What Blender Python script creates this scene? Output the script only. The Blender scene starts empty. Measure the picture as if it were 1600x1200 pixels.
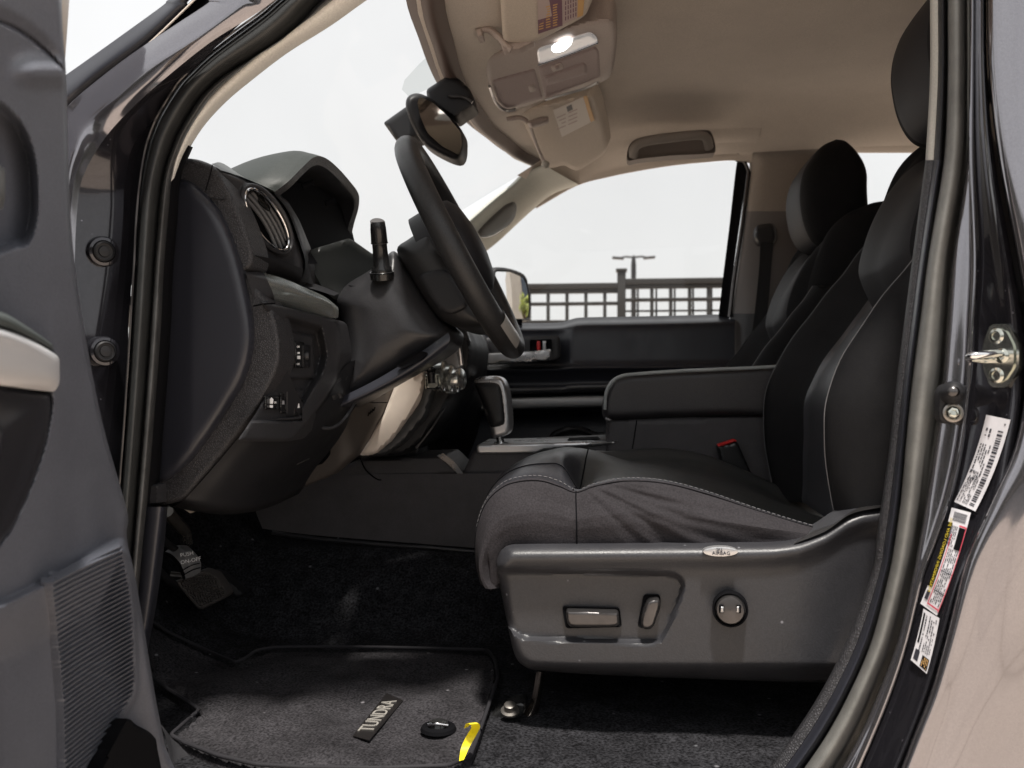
import bpy, math, random
import numpy as np
from mathutils import Vector, Matrix
from mathutils.geometry import delaunay_2d_cdt
random.seed(7)
R = math.radians
sc = bpy.context.scene
C = sc.collection

# ------------------------------------------------------------------ camera, sky, sun, exposure
F = 1370.0            # focal length in photo pixels (photo 1600 wide)
TH = R(6.0)           # the camera is turned 6 degrees towards the bonnet
H = 1.2               # camera height above the ground
cd = bpy.data.cameras.new('camera'); cam = bpy.data.objects.new('camera', cd); C.objects.link(cam)
cam.location = (0, 0, H); cam.rotation_euler = (R(90), 0, TH)
cd.sensor_width = 36; cd.lens = 36 * F / 1600; cd.clip_start = 0.02; cd.clip_end = 2000
cd.dof.use_dof = True; cd.dof.focus_distance = 1.3; cd.dof.aperture_fstop = 7.1
sc.camera = cam
w = bpy.data.worlds.new('World'); sc.world = w; w.use_nodes = True
nt = w.node_tree; nt.nodes.clear()
sk = nt.nodes.new('ShaderNodeTexSky'); sk.sky_type = 'NISHITA'; sk.sun_disc = False
SUN_EL, SUN_AZ = R(73), R(172)
sk.sun_elevation = SUN_EL; sk.sun_rotation = SUN_AZ; sk.dust_density = 4; sk.air_density = 1.0
mx = nt.nodes.new('ShaderNodeMixRGB'); mx.inputs[0].default_value = 0.88
mx.inputs[2].default_value = (7.45, 7.4, 7.3, 1)       # closed white cloud cover
wc_ = nt.nodes.new('ShaderNodeTexCoord'); wn_ = nt.nodes.new('ShaderNodeTexNoise'); wn_.inputs['Scale'].default_value = 2.2; wn_.inputs['Detail'].default_value = 5
wm_ = nt.nodes.new('ShaderNodeMapRange'); wm_.inputs[1].default_value = .3; wm_.inputs[2].default_value = .7; wm_.inputs[3].default_value = .90; wm_.inputs[4].default_value = 1.04
ws_ = nt.nodes.new('ShaderNodeVectorMath'); ws_.operation = 'SCALE'
nt.links.new(wc_.outputs['Generated'], wn_.inputs['Vector']); nt.links.new(wn_.outputs['Fac'], wm_.inputs[0]); nt.links.new(wm_.outputs[0], ws_.inputs['Scale'])
bg = nt.nodes.new('ShaderNodeBackground'); bg.inputs[1].default_value = 0.12
wo = nt.nodes.new('ShaderNodeOutputWorld')
nt.links.new(sk.outputs[0], mx.inputs[1]); nt.links.new(mx.outputs[0], ws_.inputs[0]); nt.links.new(ws_.outputs[0], bg.inputs[0]); nt.links.new(bg.outputs[0], wo.inputs[0])
sd = bpy.data.lights.new('sun', 'SUN'); sd.energy = 5.0; sd.angle = R(5); sd.color = (1, .95, .88)
so = bpy.data.objects.new('sun', sd); C.objects.link(so)
sdir = Vector((math.sin(SUN_AZ) * math.cos(SUN_EL), math.cos(SUN_AZ) * math.cos(SUN_EL), math.sin(SUN_EL)))
so.rotation_euler = sdir.to_track_quat('Z', 'Y').to_euler(); so.location = (0, -4, 8)
sc.view_settings.view_transform = 'Standard'; sc.view_settings.look = 'None'
sc.view_settings.exposure = 0.35; sc.view_settings.gamma = 1
sc.cycles.max_bounces = 8; sc.cycles.diffuse_bounces = 5; sc.cycles.glossy_bounces = 4
sc.cycles.transparent_max_bounces = 12; sc.cycles.use_denoising = True
sc.cycles.sample_clamp_indirect = 6

# ------------------------------------------------------------------ helpers
CT, ST = math.cos(TH), math.sin(TH)
def P(px, py, Y):
    """the point of the world at depth Y that the photo shows at pixel px, py"""
    u = (px - 800) / F; v = -(py - 600) / F
    s = Y / (ST * u + CT)
    return Vector(((CT * u - ST) * s, Y, H + v * s))
def PZ(px, py, z):
    u = (px - 800) / F; v = -(py - 600) / F
    s = (z - H) / v
    return Vector(((CT * u - ST) * s, (ST * u + CT) * s, z))
def PX(px, py, X):
    u = (px - 800) / F; v = -(py - 600) / F
    s = X / (CT * u - ST)
    return Vector((X, (ST * u + CT) * s, H + v * s))
def L(pts):
    return [p if isinstance(p, Vector) else P(*p) for p in pts]
def cr(p0, p1, p2, p3, t):
    return 0.5 * ((2 * p1) + (p2 - p0) * t + (2 * p0 - 5 * p1 + 4 * p2 - p3) * t * t + (3 * p1 - p0 - 3 * p2 + p3) * t ** 3)
def spl(pts, n=6, closed=False):
    m = len(pts)
    if m < 3 and not closed:
        return [pts[0].lerp(pts[1], i / n) for i in range(n + 1)]
    out = []
    g = (lambda i: pts[i % m]) if closed else (lambda i: pts[i] if 0 <= i < m else (2 * pts[0] - pts[1] if i < 0 else 2 * pts[-1] - pts[-2]))
    for i in range(m if closed else m - 1):
        for k in range(n):
            out.append(cr(g(i - 1), g(i), g(i + 1), g(i + 2), k / n))
    if not closed: out.append(pts[-1].copy())
    return out
def spl2(pts, n=5, closed=True):
    return [(v.x, v.y) for v in spl([Vector((a, b, 0)) for a, b in pts], n, closed)]
def rnd(pts, r, n=5):
    """round the corners of a closed px polygon"""
    out = []; m = len(pts)
    for i in range(m):
        a, b, c = (Vector(pts[(i + k) % m]) for k in (-1, 0, 1))
        ra = min(r, (a - b).length * .48); rc = min(r, (c - b).length * .48)
        p = b + (a - b).normalized() * ra; q = b + (c - b).normalized() * rc
        for k in range(n + 1):
            t = k / n
            v = p * (1 - t) ** 2 + b * 2 * t * (1 - t) + q * t * t
            out.append((v.x, v.y))
    return out
def grid(rows, closed_u=False, closed_v=False):
    """faces of a grid of points"""
    nr, ncol = len(rows), len(rows[0]); v = [p for r in rows for p in r]; f = []
    for i in range(nr if closed_v else nr - 1):
        for j in range(ncol if closed_u else ncol - 1):
            f.append((i * ncol + j, i * ncol + (j + 1) % ncol, ((i + 1) % nr) * ncol + (j + 1) % ncol, ((i + 1) % nr) * ncol + j))
    return v, f
def surf(rows, nu=6, nv=6, closed_u=False, closed_v=False, caps=False):
    rows = [spl(L(r), nu, closed_u) for r in rows]
    cols = [spl([r[j] for r in rows], nv, closed_v) for j in range(len(rows[0]))]
    rows = [[c[i] for c in cols] for i in range(len(cols[0]))]
    v, f = grid(rows, closed_u, closed_v)
    if caps:
        n = len(rows[0]); f.append(tuple(range(n))[::-1]); f.append(tuple(range(len(v) - n, len(v))))
    return v, f
def tube(pts, r, n=12, k=6, closed=False, squash=1.0, ref=Vector((0, 1, 0)), raw=False):
    c = L(pts) if raw else spl(L(pts), k, closed); m = len(c); rows = []
    rr = r if callable(r) else (lambda t: r)
    for i in range(m):
        t = (c[(i + 1) % m] - c[i - 1]) if closed else (c[min(i + 1, m - 1)] - c[max(i - 1, 0)])
        t.normalize(); a = ref.cross(t)
        if a.length < .05: a = Vector((1, 0, .3)).cross(t)
        a.normalize(); b = t.cross(a); q = rr(i / max(1, m - 1))
        rows.append([c[i] + a * math.cos(2 * math.pi * j / n) * q + b * math.sin(2 * math.pi * j / n) * q * squash for j in range(n)])
    v, f = grid(rows, True, closed)
    if not closed: f.append(tuple(range(n))[::-1]); f.append(tuple(range(len(v) - n, len(v))))
    return v, f
def lathe(prof, o, ax, n=28, squash=1.0):
    ax = Vector(ax).normalized(); a = ax.orthogonal().normalized(); b = ax.cross(a); o = Vector(o)
    rows = [[o + ax * z + (a * math.cos(2 * math.pi * j / n) + b * math.sin(2 * math.pi * j / n) * squash) * max(r, 1e-5) for j in range(n)] for r, z in prof]
    return grid(rows, True)
def box(c, s, rot=None, bev=0.0):
    """box with chamfered edges"""
    import bmesh
    bm = bmesh.new(); bmesh.ops.create_cube(bm, size=1)
    for v in bm.verts: v.co = Vector((v.co.x * s[0], v.co.y * s[1], v.co.z * s[2]))
    if bev: bmesh.ops.bevel(bm, geom=list(bm.edges), offset=bev, segments=3, affect='EDGES', profile=.5)
    M = Matrix.Translation(Vector(c)) @ (rot.to_4x4() if rot is not None else Matrix())
    v = [M @ q.co for q in bm.verts]; bm.verts.index_update(); f = [tuple(q.index for q in fc.verts) for fc in bm.faces]; bm.free()
    return v, f
def sdf(poly, X, Y):
    """signed distance in px, positive inside"""
    A = np.array(poly, float); B = np.roll(A, -1, 0); X = np.asarray(X, float); Y = np.asarray(Y, float)
    best = np.full(X.shape, 1e18); ins = np.zeros(X.shape, bool)
    for (ax, ay), (bx, by) in zip(A, B):
        ex, ey = bx - ax, by - ay; L2 = ex * ex + ey * ey + 1e-12
        t = np.clip(((X - ax) * ex + (Y - ay) * ey) / L2, 0, 1)
        best = np.minimum(best, (X - ax - t * ex) ** 2 + (Y - ay - t * ey) ** 2)
        if ay != by:
            c = ((ay > Y) != (by > Y)) & (X < (bx - ax) * (Y - ay) / (by - ay) + ax)
            ins ^= c
    d = np.sqrt(best)
    return np.where(ins, d, -d)
def ss(x): x = np.clip(x, 0, 1); return x * x * (3 - 2 * x)
def edge(s, r, depth):
    """rounding over of an edge: 0 inside, -depth at the outline"""
    t = 1 - np.clip(s / r, 0, 1)
    return -depth * (1 - np.sqrt(np.clip(1 - t * t, 0, 1)))
def resample(poly, step):
    out = []; m = len(poly)
    for i in range(m):
        a = Vector(poly[i]); b = Vector(poly[(i + 1) % m]); n = max(1, int((b - a).length / step + .5))
        out += [tuple(a.lerp(b, k / n)) for k in range(n)]
    return out
def relief(poly, M, d=None, step=6, back=None):
    """a panel with the px outline poly; M(px,py,depth) maps to the world, d(x,y,s) is its relief towards the viewer"""
    poly = resample(poly, step); A = np.array(poly)
    xs = np.arange(A[:, 0].min(), A[:, 0].max(), step); ys = np.arange(A[:, 1].min(), A[:, 1].max(), step * .9)
    gx, gy = np.meshgrid(xs, ys); gx = gx + (np.arange(len(ys)) % 2)[:, None] * step * .5
    gx, gy = gx.ravel(), gy.ravel(); s = sdf(poly, gx, gy); k = s > step * .45
    pts = [Vector(p) for p in poly] + [Vector((a, b)) for a, b in zip(gx[k], gy[k])]
    n = len(poly)
    vs, es, fs, *_ = delaunay_2d_cdt(pts, [(i, (i + 1) % n) for i in range(n)], [], 1, 1e-5)
    X = np.array([v.x for v in vs]); Y = np.array([v.y for v in vs]); S = np.maximum(sdf(poly, X, Y), 0)
    D = d(X, Y, S) if d else np.zeros(len(X))
    v = [M(a, b, c) for a, b, c in zip(X, Y, D)]
    f = [tuple(q) for q in fs]
    if back is not None:
        cnt = {}
        for q in f:
            for i in range(len(q)):
                e = (q[i], q[(i + 1) % len(q)]); cnt[tuple(sorted(e))] = cnt.get(tuple(sorted(e)), []) + [e]
        bd = [e[0] for e in cnt.values() if len(e) == 1]; mp = {}
        bk = back if callable(back) else (lambda p: p + Vector((0, back, 0)))
        for a, b in bd:
            for q in (a, b):
                if q not in mp: mp[q] = len(v); v.append(bk(v[q]))
            f.append((b, a, mp[a], mp[b]))
    return v, f
def MY(Y):
    """map on to a depth: Y a number or a function of px, py"""
    return (lambda a, b, c: P(a, b, (Y(a, b) if callable(Y) else Y) - c))
def lerpY(x0, y0, x1, y1):
    return lambda a, b=0: y0 + (a - x0) * (y1 - y0) / (x1 - x0)
def slab(poly, Y, t, r=8, depth=.006, step=6, rr=0):
    if rr: poly = rnd(poly, rr)
    return relief(poly, MY(Y), lambda x, y, s: edge(s, r, depth), step, t)
ROOTS = {}
def build(name, geos, parent=None, label=None, sm=45):
    """geos: list of ((verts, faces), material); ONE mesh object"""
    V, Fc, mi, mats = [], [], [], []
    for (v, f), m in geos:
        if m not in mats: mats.append(m)
        o = len(V); V += [tuple(q) for q in v]; Fc += [tuple(i + o for i in q) for q in f]; mi += [mats.index(m)] * len(f)
    me = bpy.data.meshes.new(name); me.from_pydata(V, [], Fc)
    for m in mats: me.materials.append(m)
    me.polygons.foreach_set('material_index', mi); me.validate(); me.update()
    import bmesh
    bm = bmesh.new(); bm.from_mesh(me); bmesh.ops.remove_doubles(bm, verts=bm.verts, dist=1e-6)
    bmesh.ops.recalc_face_normals(bm, faces=bm.faces); bm.to_mesh(me); bm.free()
    me.polygons.foreach_set('use_smooth', [True] * len(me.polygons))
    try: me.set_sharp_from_angle(angle=R(sm))
    except Exception: pass
    o = bpy.data.objects.new(name, me); C.objects.link(o)
    if parent:
        o.parent = parent
        if parent.name in ROOTS: o.matrix_parent_inverse = Matrix.Translation(-ROOTS[parent.name])
    if label: o['label'] = label
    return o
def empty(name, loc, parent=None, label=None, cat=None, group=None):
    o = bpy.data.objects.new(name, None); C.objects.link(o); o.empty_display_size = .1
    if parent:
        o.parent = parent; o.matrix_parent_inverse = Matrix.Translation(-ROOTS[parent.name]); o.location = loc
    else: o.location = loc
    ROOTS[o.name] = Vector(loc)
    if label: o['label'] = label
    if cat: o['category'] = cat
    if group: o['group'] = group
    return o
def tag(o, label, cat, group=None):
    o['label'] = label; o['category'] = cat
    if group: o['group'] = group
    return o
def text(s, o, xd, yd, size, ext=0.0003, align='CENTER'):
    cu = bpy.data.curves.new('t', 'FONT'); cu.body = s; cu.size = size; cu.extrude = ext; cu.align_x = align; cu.align_y = 'CENTER'; cu.resolution_u = 3
    ob = bpy.data.objects.new('t', cu); C.objects.link(ob)
    me = ob.to_mesh(); xd = Vector(xd).normalized(); yd = (Vector(yd) - xd * Vector(yd).dot(xd)).normalized(); zd = xd.cross(yd)
    v = [Vector(o) + xd * q.co.x + yd * q.co.y + zd * q.co.z for q in me.vertices]; f = [tuple(p.vertices) for p in me.polygons]
    ob.to_mesh_clear(); bpy.data.objects.remove(ob); bpy.data.curves.remove(cu)
    return v, f
def quadp(pts): return ([p for p in L(pts)], [tuple(range(len(pts)))])
def join(*gs):
    V, Fc = [], []
    for v, f in gs:
        o = len(V); V += list(v); Fc += [tuple(i + o for i in q) for q in f]
    return V, Fc
def off(g, d):
    d = Vector(d); return [v + d for v in g[0]], g[1]
def stitches(pts, dash=.0035, gap=.0022, r=.0005, k=10):
    c = spl(L(pts), k); out = []; d = 0; on = True; cur = [c[0]]
    for a, b in zip(c, c[1:]):
        n = max(1, int((b - a).length / .0008)); st = (b - a).length / n
        for i in range(1, n + 1):
            d += st
            if on: cur.append(a.lerp(b, i / n))
            if d > (dash if on else gap):
                if on and len(cur) > 2: out.append(tube([cur[0], cur[len(cur) // 2], cur[-1]], r, 5, raw=True))
                on = not on; d = 0; cur = [a.lerp(b, i / n)]
    return join(*out)

# ------------------------------------------------------------------ materials
def mat(name, col, rough=.5, metal=0, kind=None, scale=500, bump=.3, dist=.0006, coat=0, spec=.5, var=0, var_s=12, emit=0, rv=0, stretch=None, sheen=0, flake=0, scr=0, gc=.3):
    m = bpy.data.materials.new(name); m.use_nodes = True; n = m.node_tree.nodes; l = m.node_tree.links
    b = n['Principled BSDF']; b.inputs['Base Color'].default_value = (*col, 1); b.inputs['Roughness'].default_value = rough
    b.inputs['Metallic'].default_value = metal; b.inputs['Specular IOR Level'].default_value = spec
    if coat: b.inputs['Coat Weight'].default_value = coat; b.inputs['Coat Roughness'].default_value = .04
    if sheen: b.inputs['Sheen Weight'].default_value = sheen; b.inputs['Sheen Roughness'].default_value = .5
    if emit: b.inputs['Emission Color'].default_value = (*col, 1); b.inputs['Emission Strength'].default_value = emit
    tc = n.new('ShaderNodeTexCoord'); src = tc.outputs['Object']
    if stretch:
        mp = n.new('ShaderNodeMapping'); mp.inputs['Scale'].default_value = stretch; l.new(src, mp.inputs[0]); src2 = mp.outputs[0]
    else: src2 = src
    hs = None
    if kind == 'noise' and gc == .3: gc = .10
    if kind:
        if kind == 'leather':
            t = n.new('ShaderNodeTexVoronoi'); t.feature = 'DISTANCE_TO_EDGE'; t.inputs['Scale'].default_value = scale; hs = t.outputs['Distance']
        elif kind == 'weave':
            t = n.new('ShaderNodeTexChecker'); t.inputs['Scale'].default_value = scale; hs = t.outputs['Fac']
        elif kind == 'rib':
            t = n.new('ShaderNodeTexWave'); t.inputs['Scale'].default_value = scale; hs = t.outputs['Fac']
        else:
            t = n.new('ShaderNodeTexNoise'); t.inputs['Scale'].default_value = scale; t.inputs['Detail'].default_value = 4; hs = t.outputs['Fac']
        l.new(src2, t.inputs['Vector'])
        bp = n.new('ShaderNodeBump'); bp.inputs['Strength'].default_value = bump; bp.inputs['Distance'].default_value = dist
        l.new(hs, bp.inputs['Height']); l.new(bp.outputs[0], b.inputs['Normal'])
        if gc and not flake and not var:
            g_ = n.new('ShaderNodeMapRange'); g_.inputs[1].default_value = .0 if kind != 'noise' else .35; g_.inputs[2].default_value = {'leather': .22, 'noise': .65}.get(kind, 1.0)
            l.new(hs, g_.inputs[0]); r_ = n.new('ShaderNodeMixRGB'); r_.inputs[1].default_value = (*[c * (1 - gc) for c in col], 1); r_.inputs[2].default_value = (*[c * (1 + gc) for c in col], 1)
            l.new(g_.outputs[0], r_.inputs[0]); l.new(r_.outputs[0], b.inputs['Base Color'])
    if var or rv:
        t = n.new('ShaderNodeTexNoise'); t.inputs['Scale'].default_value = var_s; t.inputs['Detail'].default_value = 6; t.inputs['Roughness'].default_value = .65; l.new(src, t.inputs['Vector'])
        if var:
            r_ = n.new('ShaderNodeValToRGB'); r_.color_ramp.elements[0].position = .3; r_.color_ramp.elements[1].position = .7
            r_.color_ramp.elements[0].color = (*[c * (1 - var) for c in col], 1); r_.color_ramp.elements[1].color = (*[min(1, c * (1 + var)) for c in col], 1)
            l.new(t.outputs['Fac'], r_.inputs[0]); l.new(r_.outputs[0], b.inputs['Base Color'])
            if hs is not None and gc:
                g_ = n.new('ShaderNodeMapRange'); g_.inputs[1].default_value = .0 if kind != 'noise' else .35; g_.inputs[2].default_value = {'leather': .22, 'noise': .65}.get(kind, 1.0); g_.inputs[3].default_value = 1 - gc; g_.inputs[4].default_value = 1 + gc
                l.new(hs, g_.inputs[0]); m_ = n.new('ShaderNodeVectorMath'); m_.operation = 'SCALE'; l.new(r_.outputs[0], m_.inputs[0]); l.new(g_.outputs[0], m_.inputs['Scale']); l.new(m_.outputs[0], b.inputs['Base Color'])
        if rv:
            q = n.new('ShaderNodeMapRange'); q.inputs[3].default_value = max(0.02, rough - rv); q.inputs[4].default_value = rough + rv; q.inputs[1].default_value = .3; q.inputs[2].default_value = .7
            l.new(t.outputs['Fac'], q.inputs[0]); l.new(q.outputs[0], b.inputs['Roughness'])
    if flake:
        t = n.new('ShaderNodeTexVoronoi'); t.inputs['Scale'].default_value = 900; l.new(src, t.inputs['Vector'])
        r_ = n.new('ShaderNodeMixRGB'); r_.inputs[1].default_value = (*[c * (1 - flake) for c in col], 1); r_.inputs[2].default_value = (*[c * (1 + flake) for c in col], 1)
        sp = n.new('ShaderNodeSeparateColor'); l.new(t.outputs['Color'], sp.inputs[0]); l.new(sp.outputs[0], r_.inputs[0]); l.new(r_.outputs[0], b.inputs['Base Color'])
    if scr:   # pale specks and lint
        t = n.new('ShaderNodeTexVoronoi'); t.inputs['Scale'].default_value = scr; l.new(src, t.inputs['Vector'])
        r_ = n.new('ShaderNodeValToRGB'); r_.color_ramp.elements[0].position = .03; r_.color_ramp.elements[1].position = .07
        r_.color_ramp.elements[0].color = (1, 1, 1, 1); r_.color_ramp.elements[1].color = (0, 0, 0, 1)
        l.new(t.outputs['Distance'], r_.inputs[0])
        q = n.new('ShaderNodeMixRGB'); prev = b.inputs['Base Color'].links[0].from_socket if b.inputs['Base Color'].links else None
        if prev: l.new(prev, q.inputs[1])
        else: q.inputs[1].default_value = (*col, 1)
        q.inputs[2].default_value = (*[min(.45, c * 5 + .05) for c in col], 1); l.new(r_.outputs[0], q.inputs[0]); l.new(q.outputs[0], b.inputs['Base Color'])
    return m
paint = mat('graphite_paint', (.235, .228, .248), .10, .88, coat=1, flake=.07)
paint_shade = mat('graphite_paint_shaded', (.028, .027, .033), .12, .6, coat=.7, flake=.3, scr=60)  # darker copy of the body paint, jamb shade put into the colour
rubber = mat('rubber_seal', (.026, .027, .027), .5, kind='noise', scale=900, bump=.35, dist=.0005, var=.25, var_s=40)
rubber_m = mat('dark_flange_rubber', (.05, .05, .05), .42, kind='noise', scale=300, bump=.3, dist=.0005, var=.35, var_s=30)
rubber_l = mat('worn_seal', (.14, .138, .13), .5, kind='noise', scale=900, bump=.3, dist=.0005, var=.2, var_s=30)
black = mat('black_plastic', (.014, .014, .016), .5, spec=.3, kind='noise', scale=700, bump=.15, dist=.0004, rv=.08)
void = mat('unlit_black', (.005, .005, .006), .8, spec=.05)
plas = mat('charcoal_plastic', (.028, .0275, .030), .38, spec=.4, kind='noise', scale=420, bump=.4, dist=.0005, var=.12, rv=.08)
plas_s = mat('satin_charcoal', (.024, .025, .033), .36, kind='noise', scale=800, bump=.18, dist=.0004, rv=.05)
doorp = mat('door_plastic', (.088, .093, .112), .40, kind='noise', scale=500, bump=.4, dist=.0006, var=.08, rv=.06)
leat = mat('grained_vinyl', (.034, .033, .036), .45, spec=.4, kind='leather', scale=330, bump=1, dist=.0014, rv=.06, gc=.5)
leat_w = mat('wheel_leather', (.020, .020, .021), .40, spec=.4, kind='leather', scale=420, bump=.7, dist=.0008, rv=.1, gc=.35)
lth = mat('black_seat_leather', (.020, .020, .024), .36, spec=.45, kind='leather', scale=700, bump=.3, dist=.0004, var=.2, rv=.08)
lth_p = mat('ribbed_seat_leather', (.050, .050, .056), .34, spec=.5, kind='rib', scale=46, bump=.5, dist=.0012, stretch=(.15, .15, 1), gc=.25)
lth_g = mat('grey_seat_leather', (.035, .036, .036), .42, kind='leather', scale=800, bump=.25, dist=.0004, var=.1, rv=.06)
fab = mat('woven_seat_fabric', (.027, .0245, .027), .85, spec=.15, kind='noise', scale=430, bump=.6, dist=.0007, var=.14, var_s=18, gc=.22)
fabk = mat('dark_seat_fabric', (.0135, .0132, .0142), .75, spec=.09, kind='noise', scale=500, bump=.3, dist=.0005, var=.2)
thread = mat('pale_thread', (.17, .165, .17), .8, spec=.1)
carpet = mat('black_carpet', (.0185, .0185, .0205), .95, spec=.05, kind='noise', scale=260, bump=.8, dist=.003, var=.45, var_s=35, scr=19, gc=.7)
matm = mat('grey_mat_pile', (.031, .0295, .032), .95, spec=.05, kind='noise', scale=300, bump=.8, dist=.002, var=.4, var_s=11, scr=20, gc=.5)
headl = mat('taupe_headliner', (.58, .515, .455), .9, kind='noise', scale=500, bump=.3, dist=.0006, var=.04, sheen=.2)
trimt = mat('taupe_plastic', (.42, .40, .36), .6, kind='noise', scale=600, bump=.2, dist=.0005, rv=.06)
console_t = mat('warm_grey_plastic', (.38, .32, .295), .5, kind='noise', scale=600, bump=.2, dist=.0004)
tan = mat('pale_tan_trim', (.88, .77, .67), .40, .15, rv=.05, var=.05)
silver = mat('satin_silver', (.52, .52, .53), .3, .8, rv=.06)
silver_d = mat('dark_satin_silver', (.095, .09, .09), .32, .8, rv=.08, kind='noise', scale=40, bump=.05)
chrome = mat('chrome', (.80, .80, .81), .10, 1)
knobm = mat('knob_silver', (.66, .67, .64), .22, .85)
zinc = mat('zinc_plate', (.55, .56, .50), .22, 1, rv=.08, kind='noise', scale=60, bump=.1)
steel = mat('dull_steel', (.28, .26, .24), .35, .9, rv=.1)
white = mat('white_print', (.75, .75, .76), .6)
paper = mat('sticker_paper', (.62, .61, .64), .45, coat=.3)
ink = mat('sticker_ink', (.03, .03, .04), .5)
yink = mat('yellow_ink', (.55, .42, .04), .5)
rink = mat('red_ink', (.5, .05, .08), .5)
purple = mat('purple_print', (.17, .08, .12), .5)
orange = mat('orange_print', (.60, .36, .14), .5)
peach = mat('peach_print', (.50, .40, .38), .5)
red = mat('red_plastic', (.55, .02, .02), .35)
yellow = mat('yellow_tape', (.75, .62, .01), .4)
lampm = mat('lit_lamp', (1, .98, .95), .3, emit=2.2)
lens = mat('clear_lamp_lens', (.75, .76, .78), .25, .3, emit=.12)
concrete = mat('tan_concrete', (.58, .485, .405), .9, kind='noise', scale=60, bump=.3, dist=.004, var=.10, var_s=1.2)
fencem = mat('dark_bronze_rail', (.014, .0125, .0115), .5)
leafm = mat('spring_leaves', (.26, .30, .06), .7, var=.4, var_s=2)
barkm = mat('bark', (.10, .075, .055), .9)
wallm = mat('pale_render', (.40, .38, .35), .85, var=.06, var_s=.5)
winm = mat('dark_window_glass', (.03, .045, .07), .08, coat=.5)
mirr = mat('mirror_glass', (.9, .9, .9), .015, 1)
mirr_d = mat('dimming_mirror', (.42, .41, .38), .05, 1)
nn_ = concrete.node_tree.nodes; ll_ = concrete.node_tree.links
jb = nn_.new('ShaderNodeTexBrick'); jb.offset = 0; jb.inputs['Scale'].default_value = 1; jb.inputs['Brick Width'].default_value = 1.9; jb.inputs['Row Height'].default_value = 1.7; jb.inputs['Mortar Size'].default_value = .018
jb.inputs['Color1'].default_value = (1, 1, 1, 1); jb.inputs['Color2'].default_value = (.93, .93, .94, 1); jb.inputs['Mortar'].default_value = (.62, .60, .58, 1)
jt = nn_.new('ShaderNodeTexCoord'); jm = nn_.new('ShaderNodeMixRGB'); jm.blend_type = 'MULTIPLY'; jm.inputs[0].default_value = 1
bs_ = nn_['Principled BSDF'].inputs['Base Color']; ll_.new(jt.outputs['Object'], jb.inputs['Vector']); ll_.new(bs_.links[0].from_socket, jm.inputs[1]); ll_.new(jb.outputs['Color'], jm.inputs[2]); ll_.new(jm.outputs[0], bs_)
def glassmat(name, tint, fac, rough=.02):
    m = bpy.data.materials.new(name); m.use_nodes = True; n = m.node_tree.nodes; l = m.node_tree.links; n.clear()
    o = n.new('ShaderNodeOutputMaterial'); t = n.new('ShaderNodeBsdfTransparent'); t.inputs[0].default_value = (*tint, 1)
    g = n.new('ShaderNodeBsdfGlossy'); g.inputs['Roughness'].default_value = rough; x = n.new('ShaderNodeMixShader'); x.inputs[0].default_value = fac
    l.new(t.outputs[0], x.inputs[1]); l.new(g.outputs[0], x.inputs[2]); l.new(x.outputs[0], o.inputs[0]); return m
glass = glassmat('window_glass', (.865, .865, .86), .02)
glass_b = glassmat('dotted_glass_band', (.80, .82, .81), .05, .2)

# ------------------------------------------------------------------ the ground and what stands outside
def WD(x, y, zr): return Vector((x, y, H + zr))
g = build('ground', [(grid([[Vector((x, y, 0)) for x in (-300, -40, -8, 0, 8, 40, 300)] for y in (-300, -40, -8, 0, 8, 40, 300)]), concrete)])
g['kind'] = 'structure'
rd_ = build('road', [(grid([[Vector((x, y, .004)) for x in (-200, -8, 8, 200)] for y in (-60, -15, -6.5)]), mat('asphalt', (.05, .05, .052), .9, kind='noise', scale=40))])
rd_['kind'] = 'structure'

T = empty('pickup_truck', (0.2, 1.87, 0), label='dark grey pickup truck seen through its open front door, black seats and dashboard inside', cat='pickup truck')

# ------------------------------------------------------------------ front pillar, door opening, seals
def st(rows): return rows
rows = [
 [(545, -150, 0.9690), (571, -150, 0.9610), (595, -150, 0.9570), (612, -150, 0.9595), (624, -150, 0.9640)],
 [(345, -14, 0.9690), (372, -14, 0.9610), (396, -14, 0.9570), (420, -14, 0.9595), (447, -14, 0.9640)],
 [(325, 5, 0.9690), (348, 8, 0.9610), (370, 10, 0.9570), (390, 12, 0.9595), (402, 20, 0.9640)],
 [(272, 40, 0.9690), (285, 48, 0.9610), (300, 62, 0.9570), (318, 63, 0.9595), (326, 68, 0.9640)],
 [(205, 85, 0.9690), (215, 96, 0.9610), (225, 107, 0.9570), (240, 120, 0.9595), (248, 131, 0.9640)],
 [(150, 127, 0.9690), (162, 138, 0.9610), (175, 152, 0.9570), (188, 165, 0.9595), (198, 177, 0.9640)],
 [(107, 165, 0.9690), (122, 172, 0.9610), (138, 185, 0.9570), (152, 200, 0.9595), (163, 217, 0.9640)],
 [(92, 200, 0.9640), (105, 208, 0.9560), (118, 222, 0.9520), (128, 240, 0.9545), (135, 264, 0.9590)],
 [(84, 260, 0.9620), (94, 264, 0.9540), (104, 272, 0.9500), (114, 285, 0.9525), (123, 305, 0.9570)],
 [(80, 340, 0.9620), (88, 345, 0.9540), (98, 350, 0.9500), (108, 365, 0.9525), (117, 400, 0.9570)],
 [(82, 520, 0.9620), (90, 520, 0.9540), (98, 520, 0.9500), (110, 520, 0.9525), (120, 520, 0.9570)],
 [(100, 900, 0.9620), (110, 900, 0.9540), (120, 900, 0.9500), (134, 900, 0.9525), (150, 900, 0.9570)]]
a_p = build('front_pillar', [(surf(rows, 5, 5), paint)], T)
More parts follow.
